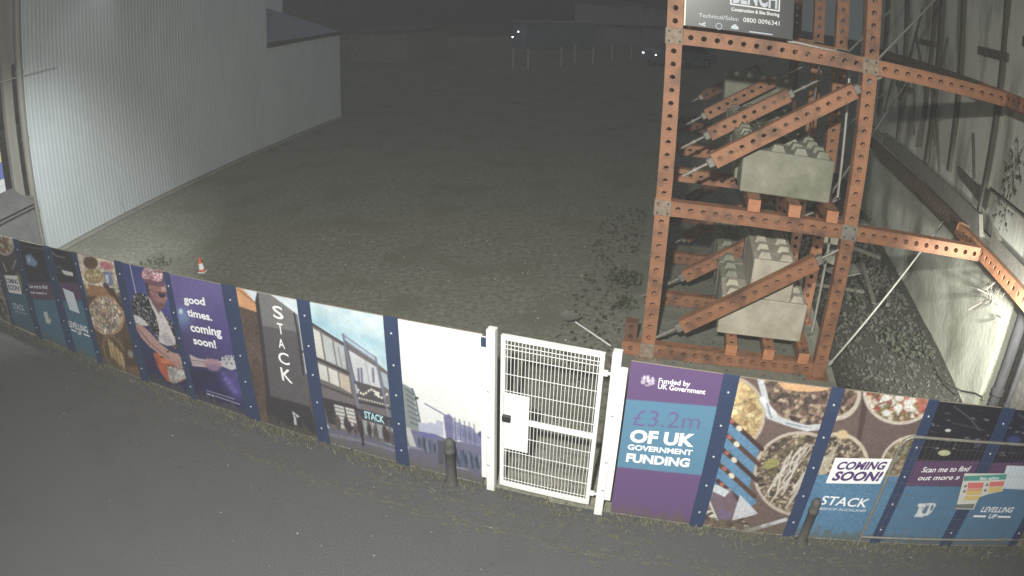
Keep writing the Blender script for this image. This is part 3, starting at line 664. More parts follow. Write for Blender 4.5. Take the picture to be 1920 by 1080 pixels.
def panel(x0, x1, art, label, strip_l=None, zlo=.03, res=.0085, photo=.10):
    """one board from x0 to x1; strip_l = (xa, xb) of the navy cover strip at its left edge"""
    right = x0 > .5
    f = hr if right else hl; d = HR if right else HL; n = Vector((d.y, -d.x, 0))
    base = f((x0 + x1) / 2); rot = math.atan2(d.y, d.x)
    t = thing('hoarding_panel', label, 'hoarding', base + Vector((0, 0, random.uniform(-.006, .006))), GROUP_H)
    t.rotation_euler = (random.uniform(-.002, .002), random.uniform(-.0025, .0025), random.uniform(-.003, .003))
    L = (f(x1) - f(x0)).length
    b = MB(); b.box(-n * .013 + Vector((0, 0, (HZ + zlo) / 2)), (L - .004, .018, HZ - zlo), X=d, Y=n); b.build('board', M['ply'], t)
    nx = max(8, int(L / res)); nz = int((HZ - zlo) / res)
    uu, zz = np.meshgrid(np.linspace(0, 1, nx + 1), np.linspace(zlo, HZ, nz + 1))
    P0 = np.array(f(x0)); P1 = np.array(f(x1))
    W3 = P0[None] + uu.ravel()[:, None] * (P1 - P0)[None]; W3[:, 2] = zz.ravel()
    a = Art(proj(W3), uu.ravel() * L, zz.ravel(), (120, 120, 120))
    art(a)
    if photo:
        g = vnoise(a.U / .011, a.V / .011, 21) * .5 + vnoise(a.U / .035, a.V / .035, 22) * .3 + vnoise(a.U / .16, a.V / .16, 23) * .5 - .65
        a.C = a.C * (1 + photo * g[:, None])
    G_ = a.C.reshape(nz + 1, nx + 1, 3); P_ = np.pad(G_, ((1, 1), (1, 1), (0, 0)), mode='edge')      # the slight softness of a big photographic print
    a.C = (.40 * G_ + .15 * (P_[:-2, 1:-1] + P_[2:, 1:-1] + P_[1:-1, :-2] + P_[1:-1, 2:])).reshape(-1, 3)
    gy = a.C @ np.array([.3, .59, .11]); a.C = gy[:, None] + (a.C - gy[:, None]) * .84
    dz = np.clip((vnoise(a.U / .05, a.V / .3, 31) * .22 + vnoise(a.U / .013, a.V / .02, 32) * .10 - a.V + .02) / .10, 0, 1) * .55      # splashed dirt along the foot
    a.C = a.C * (1 - dz[:, None]) + np.array([104, 98, 84]) * dz[:, None]
    C = np.clip(lin(np.clip(a.C, 0, 255)) * .86, 0, .93)
    me = bpy.data.meshes.new('print')
    idx = np.arange((nx + 1) * (nz + 1)).reshape(nz + 1, nx + 1)
    q = np.stack([idx[:-1, :-1], idx[:-1, 1:], idx[1:, 1:], idx[1:, :-1]], -1).reshape(-1, 4)
    me.vertices.add(len(W3)); me.vertices.foreach_set('co', (W3 - np.array(base)).ravel())
    me.loops.add(q.size); me.loops.foreach_set('vertex_index', q.ravel().astype(np.int32))
    me.polygons.add(len(q)); me.polygons.foreach_set('loop_start', np.arange(0, q.size, 4, dtype=np.int32))
    me.update(calc_edges=True)
    at_ = me.color_attributes.new('print', 'FLOAT_COLOR', 'POINT')
    at_.data.foreach_set('color', np.concatenate([C, np.ones((len(C), 1))], 1).ravel())
    me.materials.append(M['print'])
    put(bpy.data.objects.new('print', me), t)
    if strip_l:
        xa, xb = strip_l; c = f((xa + xb) / 2) - base; w = (f(xb) - f(xa)).length
        b = MB(); b.box(c + n * .005 + Vector((0, 0, (HZ + .02) / 2)), (w, .012, HZ + .01), X=d, Y=n, bev=.002)
        s = b.build('cover_strip', M['navy'], t)
        for z in (.25, .68, 1.11, 1.54, 1.97):
            bo = put(bpy.data.objects.new('bolt', bolt_me), s)
            bo.location = c + n * .011 + Vector((0, 0, z)); bo.rotation_euler = (0, 0, rot + math.pi)
    return t, base

Zf = lambda ox, oy, s: (lambda x, y: (ox + x / s, oy + y / s))
z6 = Zf(130, 450, 3.273); z2 = Zf(400, 480, 2.455); z4 = Zf(1100, 620, 2.571); z5 = Zf(1440, 680, 2.842); zL = Zf(0, 420, 3.6)

panel(-12.1, -10.95, art_food_far, 'hoarding panel printed with bowls of food, at the far left end of the row', (-12.25, -12.1), res=.012)
t, o = panel(-10.8, -9.8, art_soon_far, 'hoarding panel with bowl, white coming soon box and teal foot, left of the gate', (-10.95, -10.8), res=.012)
b = MB(); q = [on_plane(*zL(*p), *PL) - o - Vector((HL.y, -HL.x, 0)) * -.003 for p in ((30, 345), (118, 350), (150, 475), (62, 462))]; b.add(q, [(0, 3, 2, 1)]); b.build('notice_box', M['vinyl'], t)
lettering('COMING', zL(45, 396), zL(125, 405), zL(38, 366), PL, M['purple_ink'], t, bold=.03, loc0=o)
lettering('SOON!', zL(60, 442), zL(138, 453), zL(52, 408), PL, M['purple_ink'], t, bold=.03, loc0=o)
lettering('STACK', zL(95, 570), zL(170, 590), zL(85, 530), PL, M['vinyl_dim'], t, loc0=o)
lettering('BISHOP AUCKLAND', zL(105, 592), zL(182, 612), zL(102, 582), PL, M['vinyl_dim'], t, loc0=o)
t, o = panel(-9.53, -8.53, art_scan_far, 'hoarding panel with dark stage picture above plum band reading scan me, left of gate', (-9.8, -9.53), res=.011)
lettering('Scan me to find', zL(193, 428), zL(325, 436), zL(190, 405), PL, M['vinyl'], t, loc0=o, shear=.2)
lettering('out more »', zL(207, 466), zL(318, 474), zL(203, 448), PL, M['vinyl'], t, loc0=o, shear=.2)
t, o = panel(-8.22, -7.5, art_level_far, 'hoarding panel with dark picture, pale square and levelling up words, beside the pizza print', (-8.53, -8.22), res=.010)
b = MB(); b.add([on_plane(*zL(*p), *PL) - o + Vector((HL.y, -HL.x, 0)) * .003 for p in ((424, 430), (497, 462), (540, 604), (472, 578))], [(0, 3, 2, 1)]); b.build('code_card', M['vinyl_dim'], t)
lettering('LEVELLING', zL(468, 690), zL(598, 735), zL(462, 650), PL, M['vinyl'], t, loc0=o, bold=.02)
lettering('UP', zL(528, 742), zL(556, 752), zL(524, 718), PL, M['vinyl'], t, loc0=o, bold=.02)
for p, r_ in (((482, 712), (516, 724)), ((566, 742), (606, 757))):
    A = on_plane(*zL(*p), *PL) - o; B = on_plane(*zL(*r_), *PL) - o; n_ = Vector((HL.y, -HL.x, 0)) * .004
    b = MB(); b.box((A + B) / 2 + n_, ((B - A).length, .002, .03), X=HL, Y=-n_.normalized()); b.build('rule_line', M['vinyl'], t)
panel(-7.33, -6.25, art_pizza, 'hoarding panel printed with pizza, dips and a basket of chips', (-7.5, -7.33))
panel(-6.03, -5.03, art_musician, 'hoarding panel printed with guitarist in cap and sunglasses', (-6.25, -6.03))
t, o = panel(-4.9, -3.88, art_goodtimes, 'violet hoarding panel reading good times coming soon', (-5.03, -4.9), photo=.10)
for s, B0, B1, T0 in (('good', (706, 382), (836, 398), (700, 338)), ('times.', (728, 462), (880, 494), (722, 418)), ('coming', (748, 556), (938, 590), (742, 506)), ('soon!', (766, 634), (905, 662), (758, 588))):
    lettering(s, z6(*B0), z6(*B1), z6(*T0), PL, M['vinyl'], t, bold=.032, loc0=o)
t, o = panel(-3.62, -2.64, art_tower, 'hoarding panel printed with dark tower sign against brick and sky', (-3.88, -3.62))
for s, B0, B1, T0 in (('S', (278, 280), (326, 292), (268, 222)), ('T', (300, 354), (326, 360), (293, 304)), ('A', (303, 418), (332, 426), (298, 376)), ('C', (304, 490), (354, 502), (292, 436)), ('K', (318, 568), (368, 586), (308, 508))):
    lettering(s, z2(*B0), z2(*B1), z2(*T0), PL, M['vinyl'], t, bold=.012, loc0=o)
t, o = panel(-2.45, -1.465, art_building, 'hoarding panel printed with glass fronted building under pale blue sky', (-2.64, -2.45), photo=.12)
lettering('STACK', z2(698, 744), z2(790, 770), z2(694, 712), PL, M['teal_ink'], t, bold=.03, loc0=o)
panel(-1.285, -.31, art_sky, 'mostly white hoarding panel with street scene along its foot, beside gate', (-1.465, -1.285), photo=.05)

t, o = panel(1.235, 2.18, art_funded, 'purple and blue hoarding panel about government funding, right of gate', photo=.03)
for s, B0, B1, T0, m_, bo in (('Funded by', (345, 250), (497, 268), (346, 226), 'vinyl', .02), ('UK Government', (341, 277), (570, 306), (343, 253), 'vinyl', .02),
                              ('£3.2m', (220, 455), (540, 473), (232, 378), 'lilac_ink', -.004), ('OF UK', (205, 532), (515, 556), (213, 476), 'vinyl', .045),
                              ('GOVERNMENT', (196, 570), (507, 599), (199, 546), 'vinyl', .035), ('FUNDING', (188, 628), (492, 655), (194, 590), 'vinyl', .045)):
    lettering(s, z4(*B0), z4(*B1), z4(*T0), PR, M[m_], t, bold=bo, loc0=o)
panel(2.35, 3.34, lambda a: bowls(a, False), 'hoarding panel printed with food bowls and a blue striped napkin', (2.18, 2.35))
t, o = panel(3.49, 4.515, lambda a: bowls(a, True), 'hoarding panel printed with food bowls, white coming soon box and blue foot, right of gate', (3.34, 3.49))
b = MB(); b.add([on_plane(*z5(*p), *PR) - o + Vector((HR.y, -HR.x, 0)) * .003 for p in ((358, 508), (662, 513), (596, 646), (306, 643))], [(0, 3, 2, 1)]); b.build('notice_box', M['vinyl'], t)
for s, B0, B1, T0, m_, bo, sh in (('COMING', (362, 568), (622, 568), (374, 528), 'purple_ink', .04, .25), ('SOON!', (336, 626), (598, 628), (350, 580), 'purple_ink', .045, .25),
                                  ('STACK', (272, 754), (522, 770), (286, 708), 'vinyl', .012, .15), ('BISHOP AUCKLAND', (272, 783), (518, 795), (276, 770), 'vinyl_dim', .01, 0)):
    lettering(s, z5(*B0), z5(*B1), z5(*T0), PR, M[m_], t, bold=bo, shear=sh, loc0=o)
t, o = panel(4.655, 5.55, art_scan, 'hoarding panel with dark stage picture above plum band reading scan me, behind mesh fence', (4.515, 4.655))
lettering('Scan me to find', z5(815, 582), z5(1072, 576), z5(824, 554), PR, M['vinyl'], t, bold=.015, shear=.2, loc0=o)
lettering('out more »', z5(796, 624), z5(1018, 620), z5(805, 598), PR, M['vinyl'], t, bold=.015, shear=.2, loc0=o)
t, o = panel(5.75, 6.75, art_levelling, 'hoarding panel with levelling up words and pale square, at the right end of the row', (5.55, 5.75))
b = MB(); b.add([on_plane(*z5(*p), *PR) - o + Vector((HR.y, -HR.x, 0)) * .003 for p in ((1272, 545), (1480, 552), (1430, 676), (1235, 668))], [(0, 3, 2, 1)]); b.build('code_card', M['vinyl_dim'], t)
lettering('LEVELLING', z5(1130, 792), z5(1300, 795), z5(1142, 764), PR, M['vinyl'], t, bold=.02, shear=.2, loc0=o)
lettering('UP', z5(1172, 826), z5(1212, 828), z5(1182, 803), PR, M['vinyl'], t, bold=.02, shear=.2, loc0=o)
for p, r_ in (((1095, 815), (1160, 817)), ((1225, 818), (1292, 820))):
    A = on_plane(*z5(*p), *PR) - o; B = on_plane(*z5(*r_), *PR) - o; n_ = Vector((HR.y, -HR.x, 0)) * .004
    b = MB(); b.box((A + B) / 2 + n_, ((B - A).length, .002, .03), X=HR, Y=-n_.normalized()); b.build('rule_line', M['vinyl'], t)
panel(6.9, 8.0, art_food_far, 'hoarding panel beyond the right edge past the levelling up words', (6.75, 6.9), res=.02)

# ------------------------------------------------------------------ gate and its posts
GD = (hr(1.05) - hl(-.15)).normalized(); GN = Vector((GD.y, -GD.x, 0))
g0 = hl(-.10); g0 = Vector((g0.x, g0.y, 0)); g1 = hr(.975)
GL = (g1 - g0).length
t = thing('mesh_gate', 'white steel mesh gate standing shut in the hoarding', 'gate', (g0 + g1) / 2)
def G(s, z, off=0): return GD * (s - GL / 2) + GN * off + Vector((0, 0, z))
zb, zt = .10, 2.22
b = MB(); T_ = .05
b.box(G(T_ / 2, (zb + zt) / 2), (T_, T_, zt - zb), X=GD, Y=GN, bev=.004); b.box(G(GL - T_ / 2, (zb + zt) / 2), (T_, T_, zt - zb), X=GD, Y=GN, bev=.004)
b.box(G(GL / 2, zt - T_ / 2), (GL - 2 * T_, T_, T_), X=GD, Y=GN); b.box(G(GL / 2, zb + T_ / 2), (GL - 2 * T_, T_, T_), X=GD, Y=GN)
b.build('frame', M['white'], t)
b = MB(); b.box(G(GL / 2, 1.13), (GL - 2 * T_, .045, .055), X=GD, Y=GN); b.build('mid_rail', M['white'], t)
b = MB()
nv = 25
for i in range(nv):
    s = T_ + (GL - 2 * T_) * (i + .5) / nv
    b.tube(G(s, zb + T_, .004), G(s, zt - T_, .004), .0042, 6)
for z in (.17, .22, .42, .66, .90, 1.30, 1.52, 1.74, 1.96, 2.06, 2.11):
    b.tube(G(T_, z, .012), G(GL - T_, z, .012), .0042, 6)
b.build('mesh_infill', M['white'], t)
b = MB(); b.box(G(.19, 1.306, .022), (.31, .006, .385), X=GD, Y=GN); b.build('upper_lock_plate', M['white'], t)
b = MB(); b.box(G(.19, .905, .022), (.31, .006, .40), X=GD, Y=GN); b.build('lower_lock_plate', M['white'], t)
b = MB(); b.box(G(.085, 1.16, .045), (.10, .05, .085), X=GD, Y=GN, bev=.008); b.build('lock', M['black'], t)
for z in (1.98, .28):
    b = MB(); b.tube(G(GL - .01, z), G(GL + .075, z), .018, 10); b.box(G(GL + .02, z), (.05, .03, .06), X=GD, Y=GN); b.build('hinge', M['white'], t)
for nm, x, f, lab, sgn in (('gate_post', -.20, hl, 'white square gate post on the latch side beside the mostly white panel', -1), ('gate_post', 1.10, hr, 'white square gate post on the hinge side beside the purple panel', 1)):
    p = f(x); d = HL if f is hl else HR; n = Vector((d.y, -d.x, 0))
    t = thing('gate_post', lab, 'gate post', p, 'posts of the mesh gate')
    b = MB(); b.box(n * .02 + Vector((0, 0, 1.14)), (.10, .10, 2.28), X=d, Y=n, bev=.006); b.build('post', M['white'], t)
    b = MB(); b.box(d * (sgn * .085) + n * .03 + Vector((0, 0, 1.17)), (.075, .012, 1.86 if sgn > 0 else 2.0), X=d, Y=n); s = b.build('side_strip', M['white'], t)
    for z in (.42, .85, 1.5):
        bo = put(bpy.data.objects.new('bolt', bolt_me), t); bo.location = d * (sgn * .02) + n * .071 + Vector((0, 0, z)); bo.rotation_euler = (0, 0, math.atan2(d.y, d.x) + math.pi)
    if sgn < 0:
        b = MB(); b.box(d * -.085 + n * .031 + Vector((0, 0, 2.10)), (.07, .013, .12), X=d, Y=n); b.build('navy_tab', M['navy'], t)

# ------------------------------------------------------------------ bollards
bp = MB(); bp.lathe((0, 0, 0), [(.085, 0), (.085, .05), (.062, .07), (.058, .52), (.070, .53), (.070, .57), (.058, .58), (.066, .64), (.062, .69), (.040, .725), (.0, .735)], 18)
bo0 = bp.build('bollard', M['bollard'], label='black cast bollard in front of the mostly white panel, left of gate', cat='bollard', group='black bollards on the pavement')
bo0.location = at(846, 908)
bo1 = bo0.copy(); put(bo1); bo1.location = at(1501, 1018); bo1['label'] = 'black cast bollard in front of the coming soon panel, right of gate'

# ------------------------------------------------------------------ temporary mesh fence panel with its safety sign
fp0 = at(1608, 1020); fd = Vector((1, -.27, 0)).normalized(); fn = Vector((fd.y, -fd.x, 0))
t = thing('mesh_fence_panel', 'grey temporary mesh fence panel standing before the scan me panel', 'fence', fp0)
FW, FH = 3.3, 1.70
def F(s, z, o=0): return fd * s + fn * o + Vector((0, 0, z))
b = MB(); r_ = .19
arc = [F(r_ - r_ * math.cos(q), FH - r_ + r_ * math.sin(q)) for q in np.linspace(0, math.pi / 2, 7)]
arc2 = [F(FW - r_ + r_ * math.sin(q), FH - r_ + r_ * math.cos(q)) for q in np.linspace(0, math.pi / 2, 7)]
b.path([F(0, .0)] + arc + arc2 + [F(FW, 0)], .019, 10); b.path([F(0, .13), F(FW, .13)], .016, 10)
b.build('frame', M['galv'], t)
b = MB()
for i in range(1, 44): b.tube(F(i * FW / 44, .13), F(i * FW / 44, FH), .0011, 4, caps=False)
for i in range(1, 9): b.tube(F(0, .13 + i * .18), F(FW, .13 + i * .18), .0011, 4, caps=False)
b.build('mesh_infill', M['galv'], t)
b = MB()
sp = (tuple(fp0 + fn * .02)[:2], tuple(fd)[:2])
zS = Zf(1780, 860, 7.714)
def SP(x, y, o=0): return on_plane(*zS(x, y), *sp) + fn * o
t = thing('safety_sign', 'site safety notice with green header hung on the mesh fence', 'sign', SP(450, 700))
o = Vector(t.location)
def signpart(name, pts, m, off, sag=0):
    b = MB(); A = [SP(x, y, off) - o for x, y in pts]; B_ = [p - fn * .004 for p in A]; n = len(A)
    b.add(A + B_, [tuple(range(n))[::-1], tuple(range(n, 2 * n))] + [(i, (i + 1) % n, n + (i + 1) % n, n + i) for i in range(n)]); return b.build(name, m, t)
M['s_green'] = mat('sign_green', (.08, .30, .25), .5); M['s_red'] = mat('sign_red', (.62, .17, .16), .5); M['s_yel'] = mat('sign_yellow', (.62, .47, .17), .5); M['s_white'] = mat('sign_white', (.60, .60, .56), .5); M['s_grey'] = mat('sign_grey', (.17, .17, .16), .5); M['s_orange'] = mat('sign_orange', (.64, .32, .17), .5)
signpart('backing', [(222, 215), (835, 215), (770, 470), (560, 515), (430, 560), (350, 735), (90, 730)], M['s_white'], 0)
signpart('header', [(216, 250), (828, 222), (816, 296), (205, 318)], M['s_green'], .006)
signpart('red_row', [(272, 345), (500, 345), (480, 420), (262, 425)], M['s_red'], .006); signpart('red_row', [(588, 335), (800, 322), (775, 392), (575, 400)], M['s_red'], .006)
signpart('orange_row', [(262, 432), (478, 426), (470, 462), (250, 466)], M['s_orange'], .006)
signpart('yellow_row', [(248, 470), (468, 468), (455, 520), (230, 525)], M['s_yel'], .006); signpart('yellow_row', [(575, 410), (770, 402), (750, 468), (560, 490)], M['s_yel'], .006)
signpart('yellow_row', [(225, 540), (440, 535), (425, 590), (205, 600)], M['s_yel'], .006)
signpart('foot_strip', [(105, 660), (370, 650), (340, 720), (95, 715)], M['s_grey'], .006)
lettering('Site safety', zS(430, 300), zS(710, 290), zS(440, 258), sp, M['vinyl'], t, off=.011, loc0=o)
for x, y in ((240, 285), (232, 390), (545, 372), (215, 465), (520, 450)):
    b = MB(); c = SP(x, y, .008) - o; b.tube(c, c + fn * .002, .022, 12); b.build('pictogram', M['s_grey'], t)

# ------------------------------------------------------------------ shoring tower
O3 = Vector((2.275, 9.838, 0)); U = Vector((.971, -.237, 0)).normalized(); V = Vector((.237, .971, 0)).normalized(); Zv = Vector((0, 0, 1))
def L(a, b_, z): return O3 + U * a + V * b_ + Zv * z

def soldier(p0, p1, face, w=.235, dep=.17, pitch=.2, hole=.043, mats=None, ends=True):
    """a perforated box strut from p0 to p1; `face` is the direction its broad perforated face looks"""
    p0 = Vector(p0); p1 = Vector(p1); d = (p1 - p0); Ln = d.length; d.normalize()
    fz = Vector(face); fz = (fz - d * fz.dot(d)).normalized(); s = d.cross(fz)
    b = MB(); n = max(1, round(Ln / pitch)); pc = Ln / n; N = 12
    for sg in (1, -1):
        for i in range(n):
            c = p0 + d * (pc * (i + .5)) + fz * (sg * dep / 2); ring = []; out = []; deep = []
            for k in range(N):
                t = 2 * math.pi * (k + .5) / N; x, y = math.cos(t), math.sin(t)
                ring.append(c + (d * x + s * y) * hole); deep.append(c + (d * x + s * y) * hole - fz * (sg * .012))
                m = max(abs(x), abs(y)); out.append(c + d * (x / m * pc / 2) + s * (y / m * w / 2))
            # snap the outline to the true corners
            vs = ring + out + deep; fs = []
            for k in range(N):
                j = (k + 1) % N; q = (N + k, N + j, j, k); fs.append(q if sg > 0 else q[::-1])
                q = (k, j, 2 * N + j, 2 * N + k); fs.append(q if sg > 0 else q[::-1])
            b.add(vs, fs, 0)
            for cx in (-1, 1):
                for cy in (-1, 1):
                    cor = c + d * (cx * pc / 2) + s * (cy * w / 2)
                    ks = sorted(range(N), key=lambda k: (out[k] - cor).length)[:2]
                    b.add([out[ks[0]], cor, out[ks[1]]], [(0, 1, 2)], 0)
    mid = (p0 + p1) / 2
    for sg in (1, -1):
        b.box(mid + s * (sg * (w / 2 - .006)), (Ln, .012, dep - .004), X=d, Y=s, Z=fz)              # side webs
        b.box(mid + s * (sg * (w / 2 - .010)) + fz * (dep / 2 + .004), (Ln, .018, .012), X=d, Y=s, Z=fz)   # raised lips of the front face
        b.box(mid + s * (sg * (w / 2 - .010)) - fz * (dep / 2 + .004), (Ln, .018, .012), X=d, Y=s, Z=fz)
    if ends:
        for p in (p0, p1): b.box(p, (.014, w + .01, dep + .012), X=d, Y=s, Z=fz)
    return b

tower = thing('shoring_tower', 'orange perforated steel shoring tower bracing the old wall', 'shoring tower', O3)
def tp(name, b, m, parent=None, **kw):
    off = O3
    b.v = [tuple(Vector(p) - off) for p in b.v]
    return b.build(name, m, parent or tower, **kw)
FV = [0.0, 2.1, 4.3, 7.2]
z1, z2_ , ztop = 2.63, 5.27, 7.6
FACE = -V
for k, v in enumerate(FV):
    mo = M['orange'] if k < 3 else M['rust']
    if k: tp('ledger', soldier(L(3.03, FV[k - 1] + .16, z2_), L(3.03, v - .16, z2_), U, w=.2), M['rust'])
    for uu in (0, 3.03):
        for a, c in ((.30, z1 - .13), (z1 + .13, z2_ - .13), (z2_ + .13, ztop)):
            tp('leg', soldier(L(uu, v, a), L(uu, v, c), FACE), mo)
        for zz in (z1, z2_):
            b = MB(); b.box(L(uu, v, zz), (.27, .20, .25), X=U, Y=V, bev=.01)
            for i in (-1, 1):
                for j in (-1, 1): b.tube(L(uu + i * .08, v - .10, zz + j * .075), L(uu + i * .08, v - .122, zz + j * .075), .019, 6, mat=1)
            tp('joint', b, [M['galv'] if (k == 0 and uu > 0 and zz == z1) else M['joint'], M['timber']])
        b = MB(); b.box(L(uu, v, .165), (.25, .24, .25), X=U, Y=V, bev=.01); b.box(L(uu, v, .03), (.42, .42, .024), X=U, Y=V)
        for i in (-1, 1): b.tube(L(uu + i * .15, v - .15, .042), L(uu + i * .15, v - .15, .085), .02, 6)
        tp('base_joint', b, M['joint'] if uu == 0 else mo)
    tp('base_beam', soldier(L(.13, v, .165), L(2.90, v, .165), FACE), mo)
    for zz in (z1, z2_):
        tp('beam', soldier(L(.14, v, zz), L(2.89, v, zz), FACE), mo)
        if k == 0:
            tp('outrigger', soldier(L(3.17, v, zz), L(5.58, v, zz), FACE), mo if k == 0 else M['brown'])
    # raking struts in each lift, with jacks at both ends
    for (a0, c0, a1, c1, m_) in ((.53, .66, 2.57, 2.06, mo), (.72, 3.45, 2.8 if k == 0 else 2.1, 4.84 if k == 0 else 4.36, mo)):
        P = L(a0, v, c0); Q = L(a1, v, c1); d = (Q - P).normalized()
        br = tp('brace', soldier(P, Q, FACE, w=.235, dep=.15), m_)
        for E_, dd, tgt in ((P, -d, None), (Q, d, None)):
            b = MB(); b.box(E_ + dd * .06, (.12, .15, .15), X=d, Y=V, Z=d.cross(V), bev=.02); b.tube(E_ + dd * .1, E_ + dd * (.55 if (k == 0 or dd is -d) else .95), .026, 10)
            b.tube(E_ + dd * .30, E_ + dd * .36, .045, 8)
            tp('jack', b, M['galv'], br)
    if k == 0:
        b = soldier(L(-.42, v, .165), L(-.13, v, .165), FACE); tp('base_stub', b, M['orange']); tp('base_stub', soldier(L(-.30, v + .02, .29), L(-.30, v + .02, .62), FACE, w=.2), M['rust'])
for zz in (.29, z1 + .135):
    for uu in (1.40, 2.05, 2.68):
        tp('bearer', soldier(L(uu, -.15, zz + .10), L(uu, 7.3, zz + .10), Zv, w=.19, dep=.18, pitch=.24, hole=.035), M['orange'])
        b = MB(); b.box(L(uu, -.158, zz + .10), (.19, .012, .19), X=U, Y=V)
        for q in (-.05, .05): b.tube(L(uu, -.164, zz + .10 + q), L(uu, -.172, zz + .10 + q), .012, 8, 0)
        tp('end_plate', b, M['orange_pale'])
# walings along the old wall
for zz, m_ in ((z1, M['orange']), (z2_, M['brown'])):
    tp('waling', soldier(L(5.72, -4.4, zz), L(5.72, 1.2, zz), -U + Zv * .25, w=.24, dep=.2), M['orange'])
    tp('waling', soldier(L(5.80, 1.25, zz), L(5.95, 10.5, zz), -U + Zv * .25, w=.24, dep=.2), M['brown'])
for A, B in ((L(3.17, -.12, .30), L(6.02, 2.62, 2.52)), (L(3.15, 2.1, 2.66), L(6.2, 7.05, 4.75)), (L(3.15, 2.1, 5.3), L(6.2, 7.0, 7.3)), (L(3.12, 0, 5.35), L(6.1, 4.0, 7.4)),
             (L(2.2, .5, 3.2), L(3.1, 4.2, 5.2)), (L(3.0, 4.3, 2.7), L(6.3, 9.2, 4.2)), (L(1.7, .1, 5.42), L(3.0, .1, 5.36))):
    b = MB(); b.tube(A, B, .020, 10)
    d = (B - A).normalized(); b.tube(A + d * .02, A + d * .10, .035, 8); b.tube(B - d * .10, B - d * .02, .035, 8)
    tp('tie_rod', b, M['tube'])
for A, B in ((L(3.00, .95, .35), L(2.98, .95, 2.55)), (L(3.0, .95, 2.9), L(2.95, .95, 5.1))):
    b = MB(); b.tube(A, B, .024, 10); tp('upright_tube', b, M['tube'])
for k, (uu, v) in enumerate(((3.2, .35), (3.2, 2.4), (3.2, 4.6))):
    b = MB(); b.tube(L(uu, v, 2.35), L(uu + .28, v + .25, 2.55), .022, 8); b.tube(L(uu, v, 2.35), L(uu - .03, v + .05, 2.62), .022, 8); b.tube(L(uu + .05, v, 2.3), L(uu - .12, v, 2.42), .03, 8)
    tp('coupler', b, M['galv'])

# sign board of the shoring hire firm, hung in the top bay
sgP = (tuple(L(0, -.10, 0))[:2], tuple(U)[:2])
sg = thing('hire_firm_sign', 'dark sign board with pale lettering hung high on the shoring tower', 'sign', L(.95, -.10, 5.44))
so = Vector(sg.location)
b = MB(); b.box(Zv * .62, (1.60, .012, 1.22), X=U, Y=V); b.build('board', M['signdark'], sg)
b = MB(); b.box(U * -.812 + Zv * .62, (.024, .03, 1.22), X=U, Y=V); b.build('edge_strip', M['signedge'], sg)
zG = Zf(1260, 0, 4.8)
lettering('Technical/Sales:', zG(240, 152), zG(600, 190), zG(240, 115), sgP, M['vinyl_dim'], sg, off=.012, loc0=so, bold=.005)
lettering('0800 0096341', zG(640, 196), zG(965, 232), zG(640, 155), sgP, M['vinyl'], sg, off=.012, loc0=so, bold=.005)
lettering('Construction & Site Shoring', zG(532, 96), zG(965, 148), zG(532, 66), sgP, M['vinyl'], sg, off=.012, loc0=so, bold=.03)
A = on_plane(*zG(522, 40), *sgP); B = on_plane(*zG(968, 106), *sgP)
w_ = (B - A).dot(U); zc = (A.z + B.z) / 2
b = MB(); cU = ((A + B) / 2 - so).dot(U); zl = zc - so.z
b.box(U * cU - V * .010 + Zv * (zl + .01), (w_, .006, .02), X=U, Y=V); b.box(U * cU - V * .010 + Zv * (zl + .36), (w_, .006, .02), X=U, Y=V)
for q in (-1, 1): b.box(U * (cU + q * (w_ / 2 - .01)) - V * .010 + Zv * (zl + .185), (.02, .006, .33), X=U, Y=V)
b.build('logo_frame', M['vinyl'], sg)
me, co = text_mesh('BENCH', .03)
x0, x1 = co[:, 0].min(), co[:, 0].max()
v_ = np.outer((co[:, 0] - x0) / (x1 - x0) - .5, np.array(U)) * (w_ - .08) + np.array(U * cU - V * .012) + np.outer(co[:, 1] / .7 * .28 + zl + .045, [0, 0, 1])
me.vertices.foreach_set('co', v_.ravel()); me.materials.clear(); me.materials.append(M['vinyl_dim']); me.update(); put(bpy.data.objects.new('logo_lettering', me), sg)
for x, y in ((272, 222), (422, 236), (565, 250)):
    c = on_plane(*zG(x, y), *sgP) - so - V * .012; b = MB()
    if x == 422:
        for k in range(14):
            t0, t1 = 2 * math.pi * k / 14, 2 * math.pi * (k + 1) / 14
            b.tube(c + (U * math.cos(t0) + Zv * math.sin(t0)) * .045, c + (U * math.cos(t1) + Zv * math.sin(t1)) * .045, .008, 6)
    elif x == 272:
        b.box(c, (.10, .004, .02), X=(U + Zv * -.2).normalized(), Y=V); b.box(c + U * .02 + Zv * .02, (.06, .004, .025), X=(U + Zv * .5).normalized(), Y=V)
    else:
        b.box(c, (.11, .004, .04), X=U, Y=V); b.tube(c + Zv * .015, c + Zv * .015 - V * .004, .038, 12)
    b.build('icon', M['vinyl_dim'], sg)
A = on_plane(*zG(695, 284), *sgP); B = on_plane(*zG(905, 312), *sgP)
b = MB(); b.box((A + B) / 2 - so - V * .010, ((B - A).length, .004, .016), X=(B - A).normalized(), Y=V); b.build('small_print', M['vinyl_dim'], sg)

# ------------------------------------------------------------------ concrete pad and ballast blocks
pb = MB(); c = L(1.45, 3.5, .008); pb.box(c, (3.85, 9.6, .05), X=U, Y=V, bev=.01); pb.build('concrete_pad', M['pad'], kind='structure')

